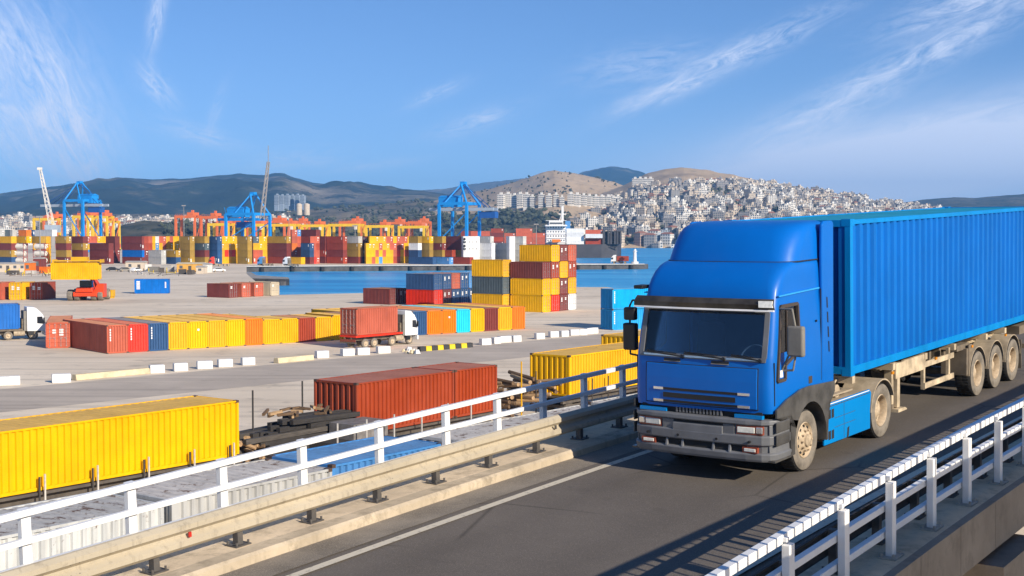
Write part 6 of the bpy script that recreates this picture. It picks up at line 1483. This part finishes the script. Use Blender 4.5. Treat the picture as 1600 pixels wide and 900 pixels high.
# ------------------------------------------------------------------ the ship behind the pier
SD = 800.0
ship = thing('container_ship', 'large container ship moored behind the pier with white bridge block and dark hull', 'ship', at(850, SD, -2))
sx = lambda px: (px - 850) / FPX * SD
M_hull = simple('dark_hull_paint', (0.055, 0.052, 0.055), .6, var=.25, scale=.2); M_sup = simple('superstructure_white', (0.78, 0.77, 0.74), .6, var=.06, scale=.3)
b = MB(); ring0 = [(sx(700), 0), (sx(940), 0), (sx(966), 7), (sx(974), 15), (sx(966), 23), (sx(940), 30), (sx(700), 30)]
b.add([(x * .995, y, -4) for x, y in ring0] + [(x, y, 8.5) for x, y in ring0], [(i, (i + 1) % 7, 7 + (i + 1) % 7, 7 + i) for i in range(7)] + [tuple(range(7, 14))]); b.build('hull', M_hull, ship)
b = MB(); b.box(sx(920), sx(950), 4, 26, 8.5, 11); b.build('deck_house', PM['rust red'], ship)
def yz(y): return CAM_Z + (HOR - y) / FPX * SD + 2
b = MB(); x0, x1 = sx(854), sx(884); b.box(x0, x1, 3, 27, 8.5, yz(352)); b.box(sx(858), sx(880), 1, 29, yz(352), yz(345)); b.box(sx(852), sx(886), -1, 31, yz(353.5), yz(352))
for k in range(6): z = 9.5 + k * 2.7; b.box(x0 - .5, x1 + .5, 2.4, 27.6, z, z + .25)
sup = b.build('superstructure', M_sup, ship)
b = MB()
for k in range(5):
    for j in range(7): x = x0 + 1 + j * (x1 - x0 - 2) / 6; z = 10.4 + k * 2.7; b.box(x - .35, x + .35, 2.9, 3.1, z, z + .9)
b.box(sx(859), sx(879), .9, 1.1, yz(350.5), yz(347.5)); b.build('window', M_win, sup)
b = MB(); b.beam((sx(880), 12, yz(345)), (sx(880), 12, yz(322)), 1.3); b.beam((sx(874), 12, yz(334)), (sx(886), 12, yz(334)), .5); b.beam((sx(875), 12, yz(345)), (sx(880), 12, yz(330)), .4); b.build('mast', M_sup, ship)
b = MB(); b.box(sx(884), sx(892), 8, 20, 8.5, yz(345)); b.build('funnel', PM['pale blue'], ship); b = MB(); b.box(sx(886), sx(891), 9, 19, yz(345), yz(341)); b.build('funnel_top', M_hull, ship)
b = MB(); b.prism([(sx(862), yz(374)), (sx(875), yz(374)), (sx(876), yz(378)), (sx(863), yz(379))], 'y', -2, 1); b.build('lifeboat', PM['orange'], ship)
b = MB()
for x in (sx(943), sx(951), sx(955), sx(961), sx(965), sx(970)): b.beam((x, 2, 8.5), (x, 2, yz(360)), 1.5, 1.2)
for z in (yz(362), yz(370), yz(378), yz(386)): b.beam((sx(943), 3, z), (sx(970), 3, z), .5)
b.box(sx(943), sx(951), 3, 26, 8.5, yz(361)); b.box(sx(961), sx(970), 3, 26, 8.5, yz(362)); b.box(sx(952), sx(960), 4, 26, 8.5, yz(364)); b.build('lashing_bridge', M_hull, ship)
# deck cargo, each container its own thing
def cargo(px0, px1, ytop, ybot, cols_, lb, wide=12.19, D=SD):
    n = max(1, round((px1 - px0) / FPX * D / wide)); wj = (px1 - px0) / FPX * D / n; m = max(1, round((ybot - ytop) / FPX * D / 2.75)); h = (ybot - ytop) / FPX * D / m
    for i in range(n):
        for j in range(m):
            c = cols_[(i * 7 + j * 3 + i * j) % len(cols_)] if isinstance(cols_, list) else cols_
            cbox('%s container on the ship, %s tier, %s row, %s' % (c, ORD[j], ORD[i], lb), c, wj * .985, round(h, 2), Vector((at(px0, D).x + wj * (i + .5), D + 3.6, CAM_Z + (HOR - ybot) / FPX * D + j * h)), 0, 'containers on the ship deck')
cargo(885, 913, 357, 389, 'white', 'right of the bridge'); cargo(915, 942, 359, 389, ['salmon', 'salmon', 'salmon', 'rust red'], 'right of white stack'); cargo(915, 942, 365.5, 372, 'white', 'across the salmon stack', D=SD - 3)
cargo(806, 832, 357, 384, ['salmon', 'rust red', 'salmon'], 'left of the bridge'); cargo(832, 852, 364, 385, ['salmon', 'salmon', 'rust red'], 'beside the bridge block', 6.06)
cargo(720, 766, 361, 384, ['salmon', 'rust red', 'maroon', 'salmon'], 'behind the crane', 6.06); cargo(767, 787, 357, 384, ['maroon', 'rust red'], 'dark middle stack', 6.06); cargo(788, 805, 364, 384, ['salmon', 'rust red', 'salmon'], 'beside the dark stack', 6.06)
# things on the pier head
b = MB(); b.cyl((0, 0, 0), (0, 0, 1.0), 1.5, 16); b.cyl((0, 0, 1.0), (0, 0, 5.2), .75, 16, .6); b.cyl((0, 0, 5.2), (0, 0, 5.5), .95, 16); b.cyl((0, 0, 5.5), (0, 0, 6.3), .5, 12); o = b.build('harbour_light', M_sup); o.location = at(992, 541, 0); tag(o, 'white harbour light standing at the end of the pier', 'harbour light')
r = yard_truck('small white and red lorry on the pier below the ship', at(955, 549), R(170), 7.5, M_sup); b = MB(); b.box(-7.4, -2.5, -1.2, 1.2, 1.1, 3.2); b.build('cargo_box', PM['rust red'], r)
for i in range(14):                                                   # fenders along the pier face
    p = Vector((-101.6, 494.7, 0)).lerp(Vector((54.7, 536, 0)), (i + .5) / 14) + nq * .45; b = MB(); b.cyl((0, 0, -1.9), (0, 0, -.25), .8, 12); o = b.build('quay_fender', M_tread); o.location = p; tag(o, 'black rubber fender on the far quay face, %s from the left' % ORD[i], 'fender', 'quay fenders')

# ------------------------------------------------------------------ the air: a thin even haze
b = MB(); b.box(-9000, 9000, -400, 9800, -12, 420)
hz = b.build('haze', M_gask); hz['kind'] = 'stuff'
hm = bpy.data.materials.new('thin_haze'); hm.use_nodes = True; nt = hm.node_tree; nt.nodes.clear()
o_ = nn(nt, 'ShaderNodeOutputMaterial'); pv = nn(nt, 'ShaderNodeVolumePrincipled'); pv.inputs['Color'].default_value = (0.20, 0.52, 1.0, 1); pv.inputs['Density'].default_value = 0.00012; pv.inputs['Anisotropy'].default_value = 0.0
nt.links.new(pv.outputs[0], o_.inputs['Volume']); hz.data.materials.clear(); hz.data.materials.append(hm)
